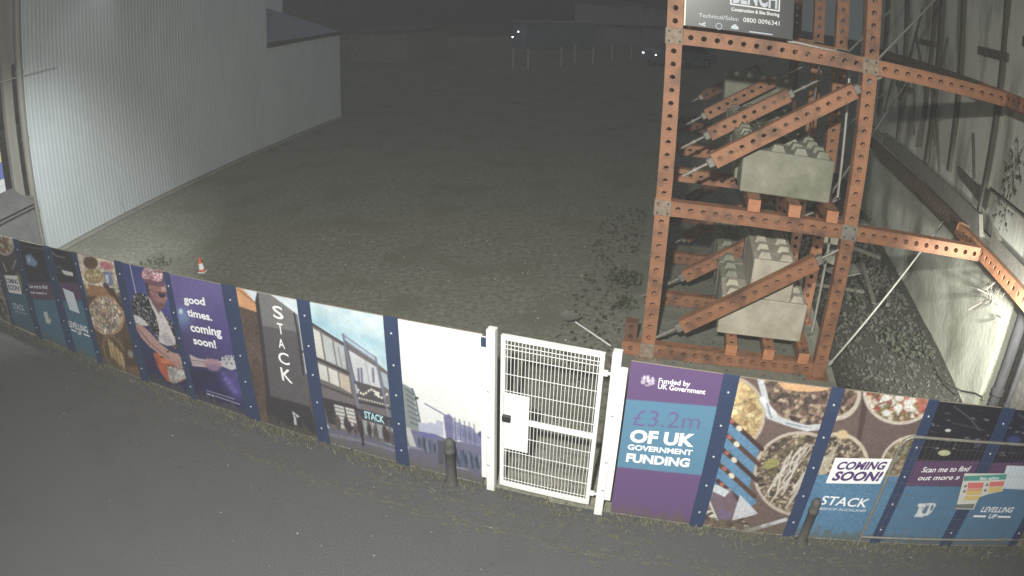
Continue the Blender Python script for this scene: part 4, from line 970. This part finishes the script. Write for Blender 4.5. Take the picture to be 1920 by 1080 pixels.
def block_mesh(lx, ly, lz, nx, ny):
    b = MB(); b.box((0, 0, lz / 2), (lx, ly, lz), bev=.018)
    for i in range(nx):
        for j in range(ny):
            x = (i + .5) * lx / nx - lx / 2; y = (j + .5) * ly / ny - ly / 2; a, c_, h = .115, .07, .095
            vs = [(x + sx * a, y + sy * a, lz - .001) for sx, sy in ((-1, -1), (1, -1), (1, 1), (-1, 1))] + [(x + sx * c_, y + sy * c_, lz + h) for sx, sy in ((-1, -1), (1, -1), (1, 1), (-1, 1))]
            b.add(vs, [(4, 5, 6, 7), (0, 1, 5, 4), (1, 2, 6, 5), (2, 3, 7, 6), (3, 0, 4, 7)])
    return b
rotU = math.atan2(U.y, U.x)
proto = {}
def block(a0, v0, z, lab, old=False, along='u', jit=0.0):  # old: mossy concrete with the dimmer upper light mixed into its colour
    key = (old,)
    if key not in proto:
        proto[key] = block_mesh(1.5, .74, .69, 4, 2).build('concrete_block', M['block_mossy_dim'] if old else M['block'])
        o = proto[key]
    else:
        o = proto[key].copy(); put(o)
    ca, cv = (a0 + .75, v0 + .37) if along == 'u' else (a0 + .37, v0 + .75)
    o.location = L(ca, cv, z); o.rotation_euler = (0, 0, rotU + (0 if along == 'u' else math.pi / 2) + jit)
    o['label'] = lab; o['category'] = 'concrete block'; o['group'] = 'interlocking ballast blocks in the shoring tower'
    return o
zlo, zhi = .49, z1 + .135 + .20
block(1.14, .22, zlo, 'front concrete block of the lower row, its stained face resting on orange bearers')
block(1.58, .24, zlo + .69, 'pale concrete block laid lengthwise on top of the lower row', along='v')
for k, v in enumerate((.98, 1.74, 2.50, 3.26, 4.02)):
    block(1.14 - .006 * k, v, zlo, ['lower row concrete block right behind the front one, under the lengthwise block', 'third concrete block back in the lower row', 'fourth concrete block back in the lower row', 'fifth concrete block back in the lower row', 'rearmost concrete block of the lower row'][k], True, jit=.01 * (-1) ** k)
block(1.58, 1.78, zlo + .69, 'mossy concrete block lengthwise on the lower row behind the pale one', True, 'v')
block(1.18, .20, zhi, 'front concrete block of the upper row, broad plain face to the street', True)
for k, v in enumerate((.96, 1.72, 2.48, 3.24, 4.00, 4.76)):
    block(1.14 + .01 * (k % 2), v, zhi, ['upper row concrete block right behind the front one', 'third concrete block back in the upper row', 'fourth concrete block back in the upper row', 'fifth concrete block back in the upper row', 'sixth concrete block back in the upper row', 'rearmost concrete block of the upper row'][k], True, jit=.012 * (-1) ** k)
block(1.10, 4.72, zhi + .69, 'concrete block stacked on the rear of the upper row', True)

# ------------------------------------------------------------------ plants
def plant(name, label, cat, base, n, r, h, m, leaf=.05, group=None, up=1.0, stems=True):
    t = thing(name, label, cat, base, group); b = MB(); sb = MB()
    for i in range(n):
        a = random.uniform(0, 2 * math.pi); q = r * math.sqrt(random.random()); z = h * random.random() ** .8 * (1 - .5 * q / r)
        c = Vector((q * math.cos(a), q * math.sin(a), z + .01)); d = Vector((random.gauss(0, 1), random.gauss(0, 1), random.gauss(.4, .7))).normalized(); s = d.orthogonal().normalized(); l = leaf * random.uniform(.6, 1.3)
        b.add([c, c + d * l * .5 + s * l * .28, c + d * l, c + d * l * .5 - s * l * .28], [(0, 1, 2, 3)])
        if stems and i % 5 == 0: sb.tube((c.x * .3, c.y * .3, 0), c, .003, 4, caps=False)
    b.build('leaves', m, t)
    if stems: sb.build('stems', M['leafdark'], t)
    return t
plant('weed_clump', 'low weed clump in the yard left of the traffic cone', 'weeds', at(292, 498), 70, .45, .14, M['leaf'], .09)
plant('weed_clump', 'weed clump beside the concrete pad left edge', 'weeds', at(1172, 530), 120, .40, .25, M['leaf'], .10)
plant('weed_clump', 'tall weeds between pad edge and left front leg', 'weeds', at(1172, 575), 70, .25, .2, M['leaf'], .09)
plant('weed_clump', 'green weeds behind the left tower legs', 'weeds', at(1300, 245), 500, 1.2, .8, M['leafdark'], .14)
for v, aa, lab in ((1.0, 1.7, 'weeds sprouting on the second block of the upper row'), (1.9, 1.6, 'weeds sprouting on the third block of the upper row'), (3.0, 1.6, 'weeds sprouting mid way along the upper row of blocks')):
    plant('weed_clump', lab, 'weeds', L(aa, v + .3, zhi + .69), 150, .36, .22, M['leaf'], .07)

for px, py, n_, r, h, lab in ((1625, 345, 420, .9, .8, 'dark brambles on the rubble heap behind the right front leg'), (1680, 305, 420, 1.0, 1.0, 'dark brambles at the old wall foot far behind the tower'), (1650, 420, 260, .6, .5, 'dark brambles low on the heap near the outrigger beam'), (1600, 560, 160, .4, .25, 'dark weeds in the rubble just right of the front leg'), (1700, 650, 170, .6, .15, 'flat dark weeds in the rubble beside the pale wall')):
    plant('bramble_clump', lab, 'brambles', at(px, py), n_, r, h, M['leafdark'], .13)
# verge weeds along the foot of the hoarding
vb = MB()
for i in range(5200):
    x = random.uniform(-11.5, 7.2)
    if -.3 < x < 1.2 and random.random() < .6: continue
    dens = vnoise(np.array([x * 1.7]), np.array([3.3]), 4)[0]
    if random.random() > dens * 1.25: continue
    f = hl if x < .5 else hr
    off = abs(random.gauss(.03, .13)) + .01
    p = f(x, .008, off); h = random.uniform(.02, .10) * (1.0 if off < .25 else .55); a = random.uniform(0, 6.28); w = random.uniform(.005, .012)
    lean = Vector((random.gauss(0, .03), random.gauss(0, .03), h)); s = Vector((math.cos(a), math.sin(a), 0)) * w
    vb.add([p - s, p + s, p + lean], [(0, 1, 2)])
vb.build('verge_grass', M['weed'], kind='stuff')

# moss and silt spread in ragged patches over the paving near the hoarding
def patches(name, n, m, offs, rr):
    b = MB()
    for i in range(n):
        x = random.uniform(-13, 8); off = offs()
        if off < .02 or vnoise1(x * .9 + 7, off * 5, 12) < .30: continue
        c = hx(x, random.uniform(.004, .010), off); r = random.uniform(*rr); k = 7; ang = random.uniform(0, 6.28)
        d = HL if x < .5 else HR; e = Vector((-d.y, d.x, 0)); el = random.uniform(1.0, 2.6)
        b.add([c + d * (math.cos(ang + 2 * math.pi * j / k) * r * el * random.uniform(.6, 1.2)) + e * (math.sin(ang + 2 * math.pi * j / k) * r * random.uniform(.6, 1.2)) for j in range(k)], [tuple(range(k))])
    b.build(name, m, kind='stuff')
patches('moss', 3600, M['moss'], lambda: random.choice([abs(random.gauss(0, .09)), abs(random.gauss(0, .09)), random.gauss(.42, .05), random.gauss(.74, .04), random.uniform(.02, .9)]), (.006, .030))
patches('silt', 4200, M['silt'], lambda: random.choice([random.gauss(.30, .05), random.gauss(.62, .05), random.uniform(.02, 1.5)]), (.005, .022))

# loose stones: yard gravel, rubble between tower and wall, litter grit in the street
def stones(name, pts, m):
    b = MB(); base = [Vector(p).normalized() for p in ((1, 0, 0), (-1, 0, 0), (0, 1, 0), (0, -1, 0), (0, 0, 1), (0, 0, -1))]
    F8 = [(0, 2, 4), (2, 1, 4), (1, 3, 4), (3, 0, 4), (2, 0, 5), (1, 2, 5), (3, 1, 5), (0, 3, 5)]
    for p, r in pts:
        R_ = Matrix.Rotation(random.uniform(0, 6.28), 3, 'Z') @ Matrix.Rotation(random.uniform(0, 6.28), 3, 'X')
        b.add([Vector(p) + R_ @ (q * r * random.uniform(.6, 1.2)) for q in base], F8)
    return b.build(name, m, kind='stuff')
pts = []
for i in range(2600):
    y = 6.9 + 14 * random.random() ** 1.8; x = random.uniform(-9, 2.0) + (y - 7) * .1
    if (Vector((x, y, 0)) - hx(x)).y < .3: continue
    pts.append(((x, y, .0), random.uniform(.008, .026)))
stones('yard_gravel', pts, M['stone'])
pts = []
for i in range(2600):
    a, v = random.uniform(3.5, 5.95), random.uniform(-2.6, 10)
    hgt = .03 + .5 * max(0, (v - 4.5) / 5) * vnoise(np.array([a * 1.4]), np.array([v * .9]), 2)[0]
    pts.append((L(a, v, hgt * random.random()), random.uniform(.012, .055) * (1 + .12 * max(0, v))))
for i in range(700):
    a, v = random.uniform(-.2, 3.2), random.uniform(-.6, 7.5); pts.append((L(a, v, .035), random.uniform(.008, .03)))
for i in range(400): pts.append((L(random.uniform(-1.6, -.5), random.uniform(-1, 8), .0), random.uniform(.012, .06)))
stones('rubble', pts, M['rubblestone'])
sheet('rubble_ground', [L(3.2, -2.95, 0), L(5.9, -2.35, 0), L(7.0, 16, 0), L(3.4, 16, 0)], -.003, M['rubbleground'])
pts = [((random.uniform(-8, 6), random.uniform(2.5, 6.6), .003), random.uniform(.004, .010)) for i in range(900)]
pts = [q for q in pts if q[0][1] < hx(q[0][0]).y - .1]
stones('street_grit', pts, M['stone'])

M['pale_stone'] = mat('pale_litter', (.45, .45, .42), .8, (.6, .6, .57), 9, 4)
pts = [((x, hx(x).y - abs(random.gauss(.1, 1.3)) - .1, .006), random.uniform(.006, .013)) for x in [random.uniform(-8, 6) for _ in range(55)]]
stones('street_litter', pts, M['pale_stone'])
pts = []
for i in range(160):
    y = 7.5 + 8 * random.random(); x = random.uniform(-6, 1.8); pts.append(((x, y, .005), random.uniform(.010, .022)))
stones('pale_yard_stones', [q for q in pts if q[0][1] > hx(q[0][0]).y + .4], M['pale_stone'])

# ------------------------------------------------------------------ traffic cone
c0 = at(380, 510)
t = thing('traffic_cone', 'small orange tipped traffic cone with white body in the yard', 'traffic cone', c0); t.scale = (.72, .72, .72)
tilt = Vector((-.12, .03, 1)).normalized()
b = MB(); b.box((0, 0, .015), (.25, .25, .03), bev=.01); b.build('base', M['conewhite'], t)
b = MB(); b.lathe(tilt * .04, [(.115, 0), (.105, .05), (.098, .07)], 20, axis=tilt); b.build('foot_ring', M['coneorange'], t)
b = MB(); b.lathe(tilt * .04, [(.103, .07), (.072, .26)], 20, axis=tilt); b.build('white_sleeve', M['conewhite'], t)
b = MB(); b.lathe(tilt * .04, [(.072, .26), (.045, .41), (.034, .44), (.03, .44)], 20, axis=tilt); b.build('cone_tip', M['coneorange'], t)

# shovel lying on the yard behind the gate
A = at(1072, 599, .05); B = at(1134, 641, .05)
t = thing('shovel', 'white handled shovel lying on the yard behind the gate', 'shovel', A)
d = (B - A).normalized(); s = d.cross(Zv).normalized()
b = MB(); b.tube(d * .12, B - A + d * .15, .016, 10); b.build('handle', M['conewhite'], t)
b = MB(); vs = []
for i, (x, w, z) in enumerate(((-.26, .05, .03), (-.20, .15, .02), (-.02, .18, .01), (.10, .17, .03), (.15, .03, .05))):
    for q in (-1, 0, 1): vs.append(d * x + s * (w * q) + Zv * (z + .025 * abs(q)))
b.add(vs, [(i * 3 + j, i * 3 + j + 1, i * 3 + j + 4, i * 3 + j + 3) for i in range(4) for j in range(2)], 0, True)
b.add([v + Zv * -.006 for v in vs], [(i * 3 + j, i * 3 + j + 3, i * 3 + j + 4, i * 3 + j + 1) for i in range(4) for j in range(2)], 0, True)
b.build('blade', M['plank'], t)

# ------------------------------------------------------------------ clad building on the left
w0 = Vector((-12.497, 14.601, 0)); WD = Vector((.257, .967, 0)).normalized(); WN = Vector((WD.y, -WD.x, 0))
def Wl(s, z, o=0): return w0 + WD * s + WN * o + Zv * z
t = thing('clad_building', 'pale corrugated sheet building along the left of the yard', 'building', Wl(0, 0))
def wp(name, b, m, parent=None, **kw):
    b.v = [tuple(Vector(p) - w0) for p in b.v]; return b.build(name, m, parent or t, **kw)
def corrug(s0, s1, za, zb_, step=.15, dep=.011):
    b = MB(); pr = []; s = s0
    while s < s1:
        for q, o in ((0, 0), (.55, 0), (.68, dep), (.87, dep)): pr.append((min(s + q * step, s1), o))
        s += step
    pr.append((s1, 0)); vs = []
    for s, o in pr: vs += [Wl(s, za, o), Wl(s, zb_, o)]
    b.add(vs, [(2 * i, 2 * i + 2, 2 * i + 3, 2 * i + 1) for i in range(len(pr) - 1)]); return b
S1, S2 = 11.1, 17.0
wp('tall_wall', corrug(-1.0, S1, .10, 9.0), M['clad'])
b = MB(); b.box(Wl(S1 / 2 - .5, 4.5, -.06), (S1 + 1, .1, 9.0), X=WD, Y=WN); wp('wall_core', b, M['darkwall'])
wp('low_wall', corrug(S1 + .02, S2, .10, 4.05), M['clad'])
b = MB(); b.box(Wl((S1 + S2) / 2, 2.0, -.06), (S2 - S1 - .02, .1, 4.0), X=WD, Y=WN); wp('low_wall_core', b, M['darkwall'])
b = MB(); b.box(Wl(S2 + .052, 2.05, -3.06), (.1, 6.0, 3.9), X=WD, Y=WN); wp('end_wall', b, M['clad'])
b = MB(); b.box(Wl((S1 + S2) / 2, 4.14, .06), (S2 - S1 - .1, .14, .16), X=WD, Y=WN); wp('gutter', b, M['black'])
b = MB(); b.add([Wl(S1 + .05, 4.28, .1), Wl(S2 + .1, 4.16, .1), Wl(S2 + .1, 6.6, -7), Wl(S1 + .05, 6.6, -7)], [(0, 1, 2, 3)]); wp('low_roof', b, M['cladroof'])
b = MB(); b.box(Wl(S1 + .0, 6.6, -3), (.08, 6, 4.8), X=WD, Y=WN); wp('tall_end_wall', b, M['cladroof'])
b = MB(); b.box(Wl(S2 / 2 - .5, .05, .05), (S2 + 1, .14, .10), X=WD, Y=WN, bev=.01); wp('plinth', b, M['plinth'])
b = MB(); b.box(Wl(S2 / 2 - .5, .115, .03), (S2 + 1, .05, .02), X=WD, Y=WN); wp('base_flashing', b, M['galv'])
b = MB(); b.tube(Wl(-1.0, .02, .12), Wl(-1.0, 9, .12), .11, 14)
for z in (1.4, 3.4, 5.2): b.tube(Wl(-1.0, z, .12), Wl(-1.0, z + .08, .12), .128, 14)
wp('downpipe', b, M['pipe'])
b = MB(); b.box(Wl(-1.42, 4.5, .02), (.32, .18, 9), X=WD, Y=WN, bev=.01); wp('corner_trim', b, M['pipe'])
b = MB(); b.tube(Wl(-2.6, 5.16, .2), Wl(.35, 5.10, .2), .012, 6); wp('wall_cable', b, M['tube'])
b = MB(); b.path([Wl(2.45, 1.05, .04), Wl(2.47, .5, .05), Wl(2.62, .16, .06)], .014, 8); wp('thin_pipe', b, M['tube'])
# neighbour seen past the corner
nb = thing('shop_building', 'neighbouring shop with yellow wall and blue band past the downpipe', 'building', Wl(-2.2, 0, -.6))
nbo = Vector(nb.location)
for nm, za, zb_, m_ in (('shutter', .9, 2.55, 'whitepanel'), ('blue_band', 2.55, 3.0, 'bluepanel'), ('yellow_wall', 3.0, 4.1, 'yellow'), ('upper_wall', 4.1, 9, 'palewall')):
    b = MB(); b.box(WD * -.6 + Zv * ((za + zb_) / 2 + .0), (2.4, .3, zb_ - za - .006), X=WD, Y=WN); 
    if nm == 'shutter':
        for q in range(8): b.box(WD * -.6 + WN * .155 + Zv * (za + .1 + q * .2), (2.38, .02, .05), X=WD, Y=WN)
    b.build(nm, M[m_], nb)
sh = thing('lean_to_shed', 'low grey shed roof behind the left end of the hoarding', 'shed', Wl(-2.6, 0, .55))
b = MB(); b.box(Zv * .9, (1.9, 1.1, 1.8), X=WD, Y=WN); b.build('walls', M['shed'], sh)
b = MB(); b.add([WD * -1 + WN * .65 + Zv * 1.95, WD * .95 + WN * .65 + Zv * 1.95, WD * .95 - WN * .58 + Zv * 2.3, WD * -1 - WN * .58 + Zv * 2.3], [(0, 1, 2, 3)]); b.add([WD * -1 + WN * .65 + Zv * 1.85, WD * .95 + WN * .65 + Zv * 1.85, WD * .95 - WN * .58 + Zv * 2.2, WD * -1 - WN * .58 + Zv * 2.2], [(3, 2, 1, 0)]); b.build('roof', M['shed'], sh)
b = MB(); b.box(WD * .98 + WN * .02 + Zv * 1.05, (.06, 1.2, 2.1), X=WD, Y=WN); b.build('end_flashing', M['galv'], sh)

# ------------------------------------------------------------------ old wall on the right
r0 = Vector((8.05, 8.168, 0)); RD = Vector((.282, .959, 0)).normalized(); RN = Vector((-RD.y, RD.x, 0))     # RN looks towards the tower
def Wr(s, z, o=0): return r0 + RD * s + RN * o + Zv * z
t = thing('old_wall', 'tall pale rendered party wall held up by the shoring', 'wall', r0)
def rp(name, b, m, parent=None, **kw):
    b.v = [tuple(Vector(p) - r0) for p in b.v]; return b.build(name, m, parent or t, **kw)
def rough_wall(sa, sb, za, zb_, o, amp, seed, thick, step=.25):
    """a wall face with an uneven hand-rendered surface, closed behind"""
    ns = int((sb - sa) / step); nz = max(2, int((zb_ - za) / step)); b = MB(); vs = []
    for j in range(nz + 1):
        for i in range(ns + 1):
            s = sa + (sb - sa) * i / ns; z = za + (zb_ - za) * j / nz
            d = amp * (vnoise(np.array([s * .9]), np.array([z * 1.1]), seed)[0] + .5 * vnoise(np.array([s * 2.7]), np.array([z * 2.3]), seed + 1)[0] - .7)
            vs.append(Wr(s, z, o + d))
    b.add(vs, [(j * (ns + 1) + i, j * (ns + 1) + i + 1, (j + 1) * (ns + 1) + i + 1, (j + 1) * (ns + 1) + i) for j in range(nz) for i in range(ns)][::1], 0, True)
    b.box(Wr((sa + sb) / 2, (za + zb_) / 2, o - amp - thick / 2), (sb - sa, thick, zb_ - za), X=RD, Y=RN)
    b.box(Wr((sa + sb) / 2, zb_ - .02, o - thick / 2), (sb - sa - .02, thick, .04), X=RD, Y=RN)
    return b
rp('lower_render', rough_wall(-.75, 13, -.05, 2.75, .0, .10, 3, .35), M['render'])
rp('upper_plaster', rough_wall(-3.2, 15, 2.75, 9.5, -.16, .06, 7, .35), M['plaster'])
rp('front_return', rough_wall(-2.9, -1.05, -.05, 2.75, -.30, .05, 9, .3), M['oldstone'])
for i, s in enumerate((1.55, 3.9, 5.5, 6.1, 8.6, 11.0)):
    b = MB(); b.box(Wr(s, 5.8, -.10), (.13 + .05 * (i % 3), .10, 5.6 - .5 * (i % 2)), X=(RD + Zv * (.05, -.03, .02, .09, -.06, .03)[i]).normalized(), Y=RN, Z=(Zv - RD * (.05, -.03, .02, .09, -.06, .03)[i]).normalized()); rp('timber_stud', b, M['timber'])
for s, z, w, h in ((2.1, 6.0, 1.5, .16), (6.5, 5.9, 1.3, .12), (.2, 6.35, .9, .18), (8.4, 4.5, 1.6, .14)):
    b = MB(); b.box(Wr(s, z, -.11), (w, .10, h), X=RD, Y=RN); rp('timber_rail', b, M['timber'])
for i, (s, z, l, a) in enumerate(((5.3, 4.3, 1.6, 60), (6.1, 4.2, 1.9, 105), (7.0, 4.3, 1.7, 70), (7.9, 4.0, 1.5, 100), (4.6, 3.6, 1.3, 55), (8.8, 4.6, 2.3, 62), (9.6, 4.4, 2.0, 118), (6.6, 5.2, 2.4, 48), (2.3, 3.9, .9, 62), (7.4, 6.0, 1.8, 125), (5.0, 5.4, 1.5, 110))):
    b = MB(); dd = RD * math.cos(R(a)) + Zv * math.sin(R(a)); b.box(Wr(s, z, -.02), (l, .06, .08), X=dd, Y=RN); rp('lath', b, M['timber'])
# wall plates behind the walings
b = MB(); pts_ = [Wr(9.5, 2.62, .06), Wr(1.0, 2.70, .10), Wr(1.25, 3.05, .10), Wr(5.4, 3.02, .08), Wr(9.5, 2.95, .06)]
b.add(pts_ + [p - RN * .09 for p in pts_], [(0, 1, 2, 3, 4), (9, 8, 7, 6, 5)] + [(i, i + 5, (i + 1) % 5 + 5, (i + 1) % 5) for i in range(5)]); rp('wall_plate', b, M['plank'])
b = MB(); pts_ = [Wr(.45, 2.62, .09), Wr(-4, 2.66, .12), Wr(-4, 2.98, .12), Wr(.15, 2.94, .09), Wr(.55, 3.06, .09)]
b.add(pts_ + [p - RN * .09 for p in pts_], [(0, 1, 2, 3, 4), (9, 8, 7, 6, 5)] + [(i, i + 5, (i + 1) % 5 + 5, (i + 1) % 5) for i in range(5)]); rp('wall_plate', b, M['plank'])
# dark flat slab on the upper wall face
b = MB(); pts_ = [Wr(1.35, 3.10, -.09), Wr(1.30, 3.50, -.09), Wr(2.2, 3.42, -.09), Wr(3.3, 3.48, -.09), Wr(3.1, 3.28, -.09)]
b.add(pts_ + [p - RN * .12 for p in pts_], [(0, 1, 2, 3, 4), (9, 8, 7, 6, 5)] + [(i, i + 5, (i + 1) % 5 + 5, (i + 1) % 5) for i in range(5)]); rp('dark_slab', b, M['timber'])
b = MB(); b.path([Wr(1.2, 3.58, -.02), Wr(-.4, 3.6, -.02), Wr(-2, 3.66, -.02)], .022, 8); rp('wall_cable', b, M['cable'])
b = MB(); b.path([Wr(3.2, .02, .15), Wr(1.6, .03, .32), Wr(.6, .06, .34), Wr(.25, .12, .30), Wr(-.3, .30, .18), Wr(-.9, .62, .2), Wr(-1.3, .78, .22)], .017, 8); rp('loose_cable', b, M['cable'])
b = MB()
for k in range(26):
    a, z = random.uniform(-.4, .55), random.uniform(1.9, 2.55); p = Wr(a - .55, z, .1 + random.uniform(0, .14)); q = p + Vector((random.gauss(0, .14), random.gauss(0, .14), random.gauss(-.12, .12))); b.tube(p, q, .012, 5)
rp('broken_lath', b, M['lathwood'])
# pipes at the near end of the wall
PP = at(1858, 765)
for (pb_, pt_, r_, nm, lab) in (((1866, 745), (1917, 590), .10, 'soil_pipe', 'thick grey pipe standing at the near end of the old wall'), ((1892, 748), (1932, 655), .05, 'waste_pipe', 'thin grey pipe standing beside the thick pipe by the old wall')):
    bs = on_plane(*pb_, (7.67, 6.86), (RD.x, RD.y)); base = Vector((bs.x, bs.y, 0))
    b = MB(); b.tube((0, 0, 0), (.0, .0, 6.0), r_, 14)   # stands clear of the wall face
    for z in (.9, 2.4, 4.0): b.tube((0, 0, z), (0, 0, z + .09), r_ * 1.25, 14)
    o = b.build(nm, M['ironpipe'], label=lab, cat='pipe'); o.location = base
b = MB()
for k in range(60): pass
# ivy sprigs on the wall
for i, (px, py, n_, lab) in enumerate(((1895, 325, 90, 'dark ivy sprig high on the old wall'), (1880, 392, 70, 'dark ivy sprig hanging low on the old wall near the cable'), (1905, 300, 60, 'small dark ivy sprig topmost on the old wall'))):
    p = on_plane(px, py, r0, (RD.x, RD.y)) + RN * -.05
    iv = thing('ivy_sprig', lab, 'ivy', p, 'ivy on the old wall'); b = MB(); sb = MB()
    for q in range(n_):
        k = random.randint(0, 6); sdir = RD * math.cos(k * .9 + .3) + Zv * math.sin(k * .9 + .3); rr = random.uniform(.05, .42)
        c = sdir * rr + RN * random.uniform(.0, .06) + RD * random.gauss(0, .02); d = (sdir + RN * random.uniform(-.4, .6) + Zv * random.gauss(-.3, .5)).normalized(); s = d.cross(RN).normalized(); l = random.uniform(.035, .07)
        b.add([c, c + d * l * .5 + s * l * .35, c + d * l, c + d * l * .5 - s * l * .35], [(0, 1, 2, 3)])
        if q < 7: sb.tube((0, 0, 0), (RD * math.cos(q * .9 + .3) + Zv * math.sin(q * .9 + .3)) * .42 + RN * .02, .004, 5)
    b.build('leaves', M['leafdark'], iv); sb.build('stems', M['leafdark'], iv)

# boards and debris at the foot of the wall behind the tower
deb = [(L(4.5, 4.6, .25), (1.1, .6, .03), 20, 'plank', 'grey sheet of board tipped on the rubble behind the tower'), (L(4.9, 3.9, .3), (1.7, .14, .05), 75, 'timber', 'dark scaffold board lying along the rubble by the wall'), (L(4.1, 3.6, .2), (1.3, .10, .08), -15, 'timber', 'dark joist lying across the rubble nearest the tower'), (L(5.2, 6.4, .7), (1.6, .12, .10), 30, 'timber', 'dark joist sticking up from the top of the heap'), (L(5.1, 5.6, .45), (1.1, .12, .10), -35, 'timber', 'dark timber offcut lying across the rubble heap'), (L(4.3, 6.2, .5), (.5, .35, .3), 12, 'block', 'broken concrete lump on the rubble heap'),
       (L(5.3, 3.4, .2), (.9, .10, .10), 60, 'timber', 'dark timber post lying beside the old wall foot'), (L(4.2, 5.1, .35), (.35, .3, .22), 40, 'block_mossy_dim', 'mossy concrete lump nearest the tower on the heap'), (L(5.0, 7.2, .7), (1.3, .5, .06), -10, 'plank', 'grey plank lying high on the rubble heap')]
for c, sz, a, m_, lab in deb:
    b = MB(); b.box((0, 0, 0), sz, bev=.02); 
    o = b.build('debris_board' if m_ in ('plank', 'timber') else 'concrete_lump', M[m_], label=lab, cat='debris'); o.location = c; o.rotation_euler = (R(random.uniform(-12, 12)), R(random.uniform(-12, 12)), R(a))

# ------------------------------------------------------------------ far end of the yard
posts = [(962, 128), (990, 130), (1052, 124), (1078, 118), (1112, 122), (1147, 116), (1183, 112)]
pm = MB(); pm.box((0, 0, .75), (.14, .12, 1.5), bev=.01); pm.box((0, 0, 1.53), (.17, .15, .05), bev=.01)
pr0 = None
for i, p in enumerate(posts):
    lab = ['left end', 'second from the left', 'third from the left', 'middle', 'third from the right', 'second from the right', 'right end'][i]
    if pr0 is None: o = pr0 = pm.build('fence_post', M['postpale'])
    else: o = pr0.copy(); put(o)
    o.location = at(*p); o['label'] = 'pale far fence post, ' + lab + ' of its row'; o['category'] = 'post'; o['group'] = 'pale posts at the far end of the yard'

def far_building(name, label, px0, px1, yb, h, depth, m, win=0, roof=None, ztop_wall=None):
    A = at(px0, yb); B = at(px1, yb); d = (B - A).normalized(); n = Vector((d.y, -d.x, 0)); w = (B - A).length
    t = thing(name, label, 'building', (A + B) / 2); b = MB(); b.box(Zv * (h / 2) - n * (depth / 2), (w, depth, h), X=d, Y=n); b.build('walls', M[m], t)
    b = MB(); b.box(Zv * (h + .12) - n * (depth / 2), (w + .5, depth + .5, .24), X=d, Y=n); b.build('roof', M[roof or 'darkwall'], t)
    for i in range(win):
        b = MB(); b.box(d * (w * ((i + .5) / win - .5)) + Zv * (h * .68) + n * .02, (w / win * .55, .06, 1.3), X=d, Y=n); f = b.build('window', M['glass'], t)
    return t
far_building('warehouse', 'long dark warehouse across the far end of the yard', 560, 1420, 62, 9, 12, 'darkwall', 6)
far_building('site_cabin', 'bluish cabin with two small lamps at the far end of the yard', 985, 1112, 92, 2.7, 3.0, 'cabin', 0, 'cabin')
far_building('pale_outbuilding', 'low pale outbuilding past the end of the clad building', 655, 765, 118, 2.6, 8, 'plinth', 0)
far_building('far_boundary_wall', 'pale low boundary wall behind the row of far posts', 1116, 1250, 88, 2.4, .3, 'palewall', 0)
far_building('side_block', 'paler block wall beyond the cabin at the top right', 1205, 1500, 88, 5.0, 10, 'palewall', 2)
for px, py, yb, lab in ((972, 59, 92, 'tiny bright lamp higher of the pair by the far cabin'), (961, 69, 92, 'tiny bright lamp lower of the pair by the far cabin')):
    g = at(975, yb); dd = Vector((1, 0, 0)); p = on_plane(px, py, (g.x, g.y), (1, 0))
    lt = thing('yard_lamp', lab, 'lamp', (p.x, p.y, 0), 'small lamps by the far cabin')
    b = MB(); b.tube((0, 0, 0), (0, 0, p.z - .08), .03, 8); b.build('pole', M['galv'], lt)
    b = MB(); b.lathe((0, 0, p.z - .08), [(.03, 0), (.06, .04), (.06, .09), (.03, .12)], 12); b.build('lamp_head', M['lampglow'], lt)

# parked car beyond the tower
A = at(1216, 122); B = at(1326, 126); cd = (B - A).normalized(); cn = Vector((cd.y, -cd.x, 0)); cl = (B - A).length; k_ = cl / 4.4
t = thing('parked_car', 'pale blue car parked at the far end behind the tower leg', 'car', (A + B) / 2)
def car_prof(prof, hw, name, m):
    b = MB(); vs = []
    for sg in (-1, 1):
        for x, z in prof: vs.append(cd * (x * k_) + cn * (sg * hw * k_) + Zv * (z * k_))
    n = len(prof); b.add(vs, [tuple(range(n)), tuple(range(n, 2 * n))[::-1]] + [(i, i + n, (i + 1) % n + n, (i + 1) % n) for i in range(n)]); return b.build(name, m, t)
car_prof([(-2.2, .3), (2.15, .3), (2.2, .7), (1.9, .88), (-1.3, .92), (-2.15, .8)], .86, 'body', M['carpaint'])
car_prof([(-1.35, .92), (-.65, 1.42), (.95, 1.42), (1.75, .90)], .74, 'cabin_glass', M['glass'])
car_prof([(-.70, 1.41), (-.55, 1.47), (.85, 1.47), (1.0, 1.41)], .72, 'roof', M['carpaint'])
for x in (-1.35, 1.35):
    for sg in (-1, 1):
        b = MB(); c = cd * (x * k_) + cn * (sg * .80 * k_) + Zv * (.31 * k_); b.tube(c - cn * .1 * k_, c + cn * .1 * k_, .31 * k_, 16); w_o = b.build('wheel', M['tyre'], t)
        b = MB(); b.tube(c - cn * .11 * k_, c + cn * .11 * k_, .19 * k_, 12); b.build('rim', M['galv'], w_o)
for sg in (-.6, .6):
    b = MB(); c = cd * (-2.18 * k_) + cn * (sg * k_) + Zv * (.66 * k_); b.box(c, (.06, .13 if sg > 0 else .24, .09), X=cd, Y=cn, bev=.02); b.build('glint_box', M['glintglow'], t)  # glowing boxes in place of the bright reflection on the car front

# ------------------------------------------------------------------ night mist hanging over the yard
hz = MB(); hz.box((0, 35, 5.5), (110, 110, 14))
mh = bpy.data.materials.new('mist'); mh.use_nodes = True; nt = mh.node_tree; nt.nodes.remove(nt.nodes['Principled BSDF'])
pv = nt.nodes.new('ShaderNodeVolumePrincipled'); pv.inputs['Color'].default_value = (.97, .985, 1.0, 1); pv.inputs['Density'].default_value = .0022; pv.inputs['Anisotropy'].default_value = 0.0
nt.links.new(pv.outputs['Volume'], nt.nodes['Material Output'].inputs['Volume'])
hz.build('haze', mh, kind='stuff')
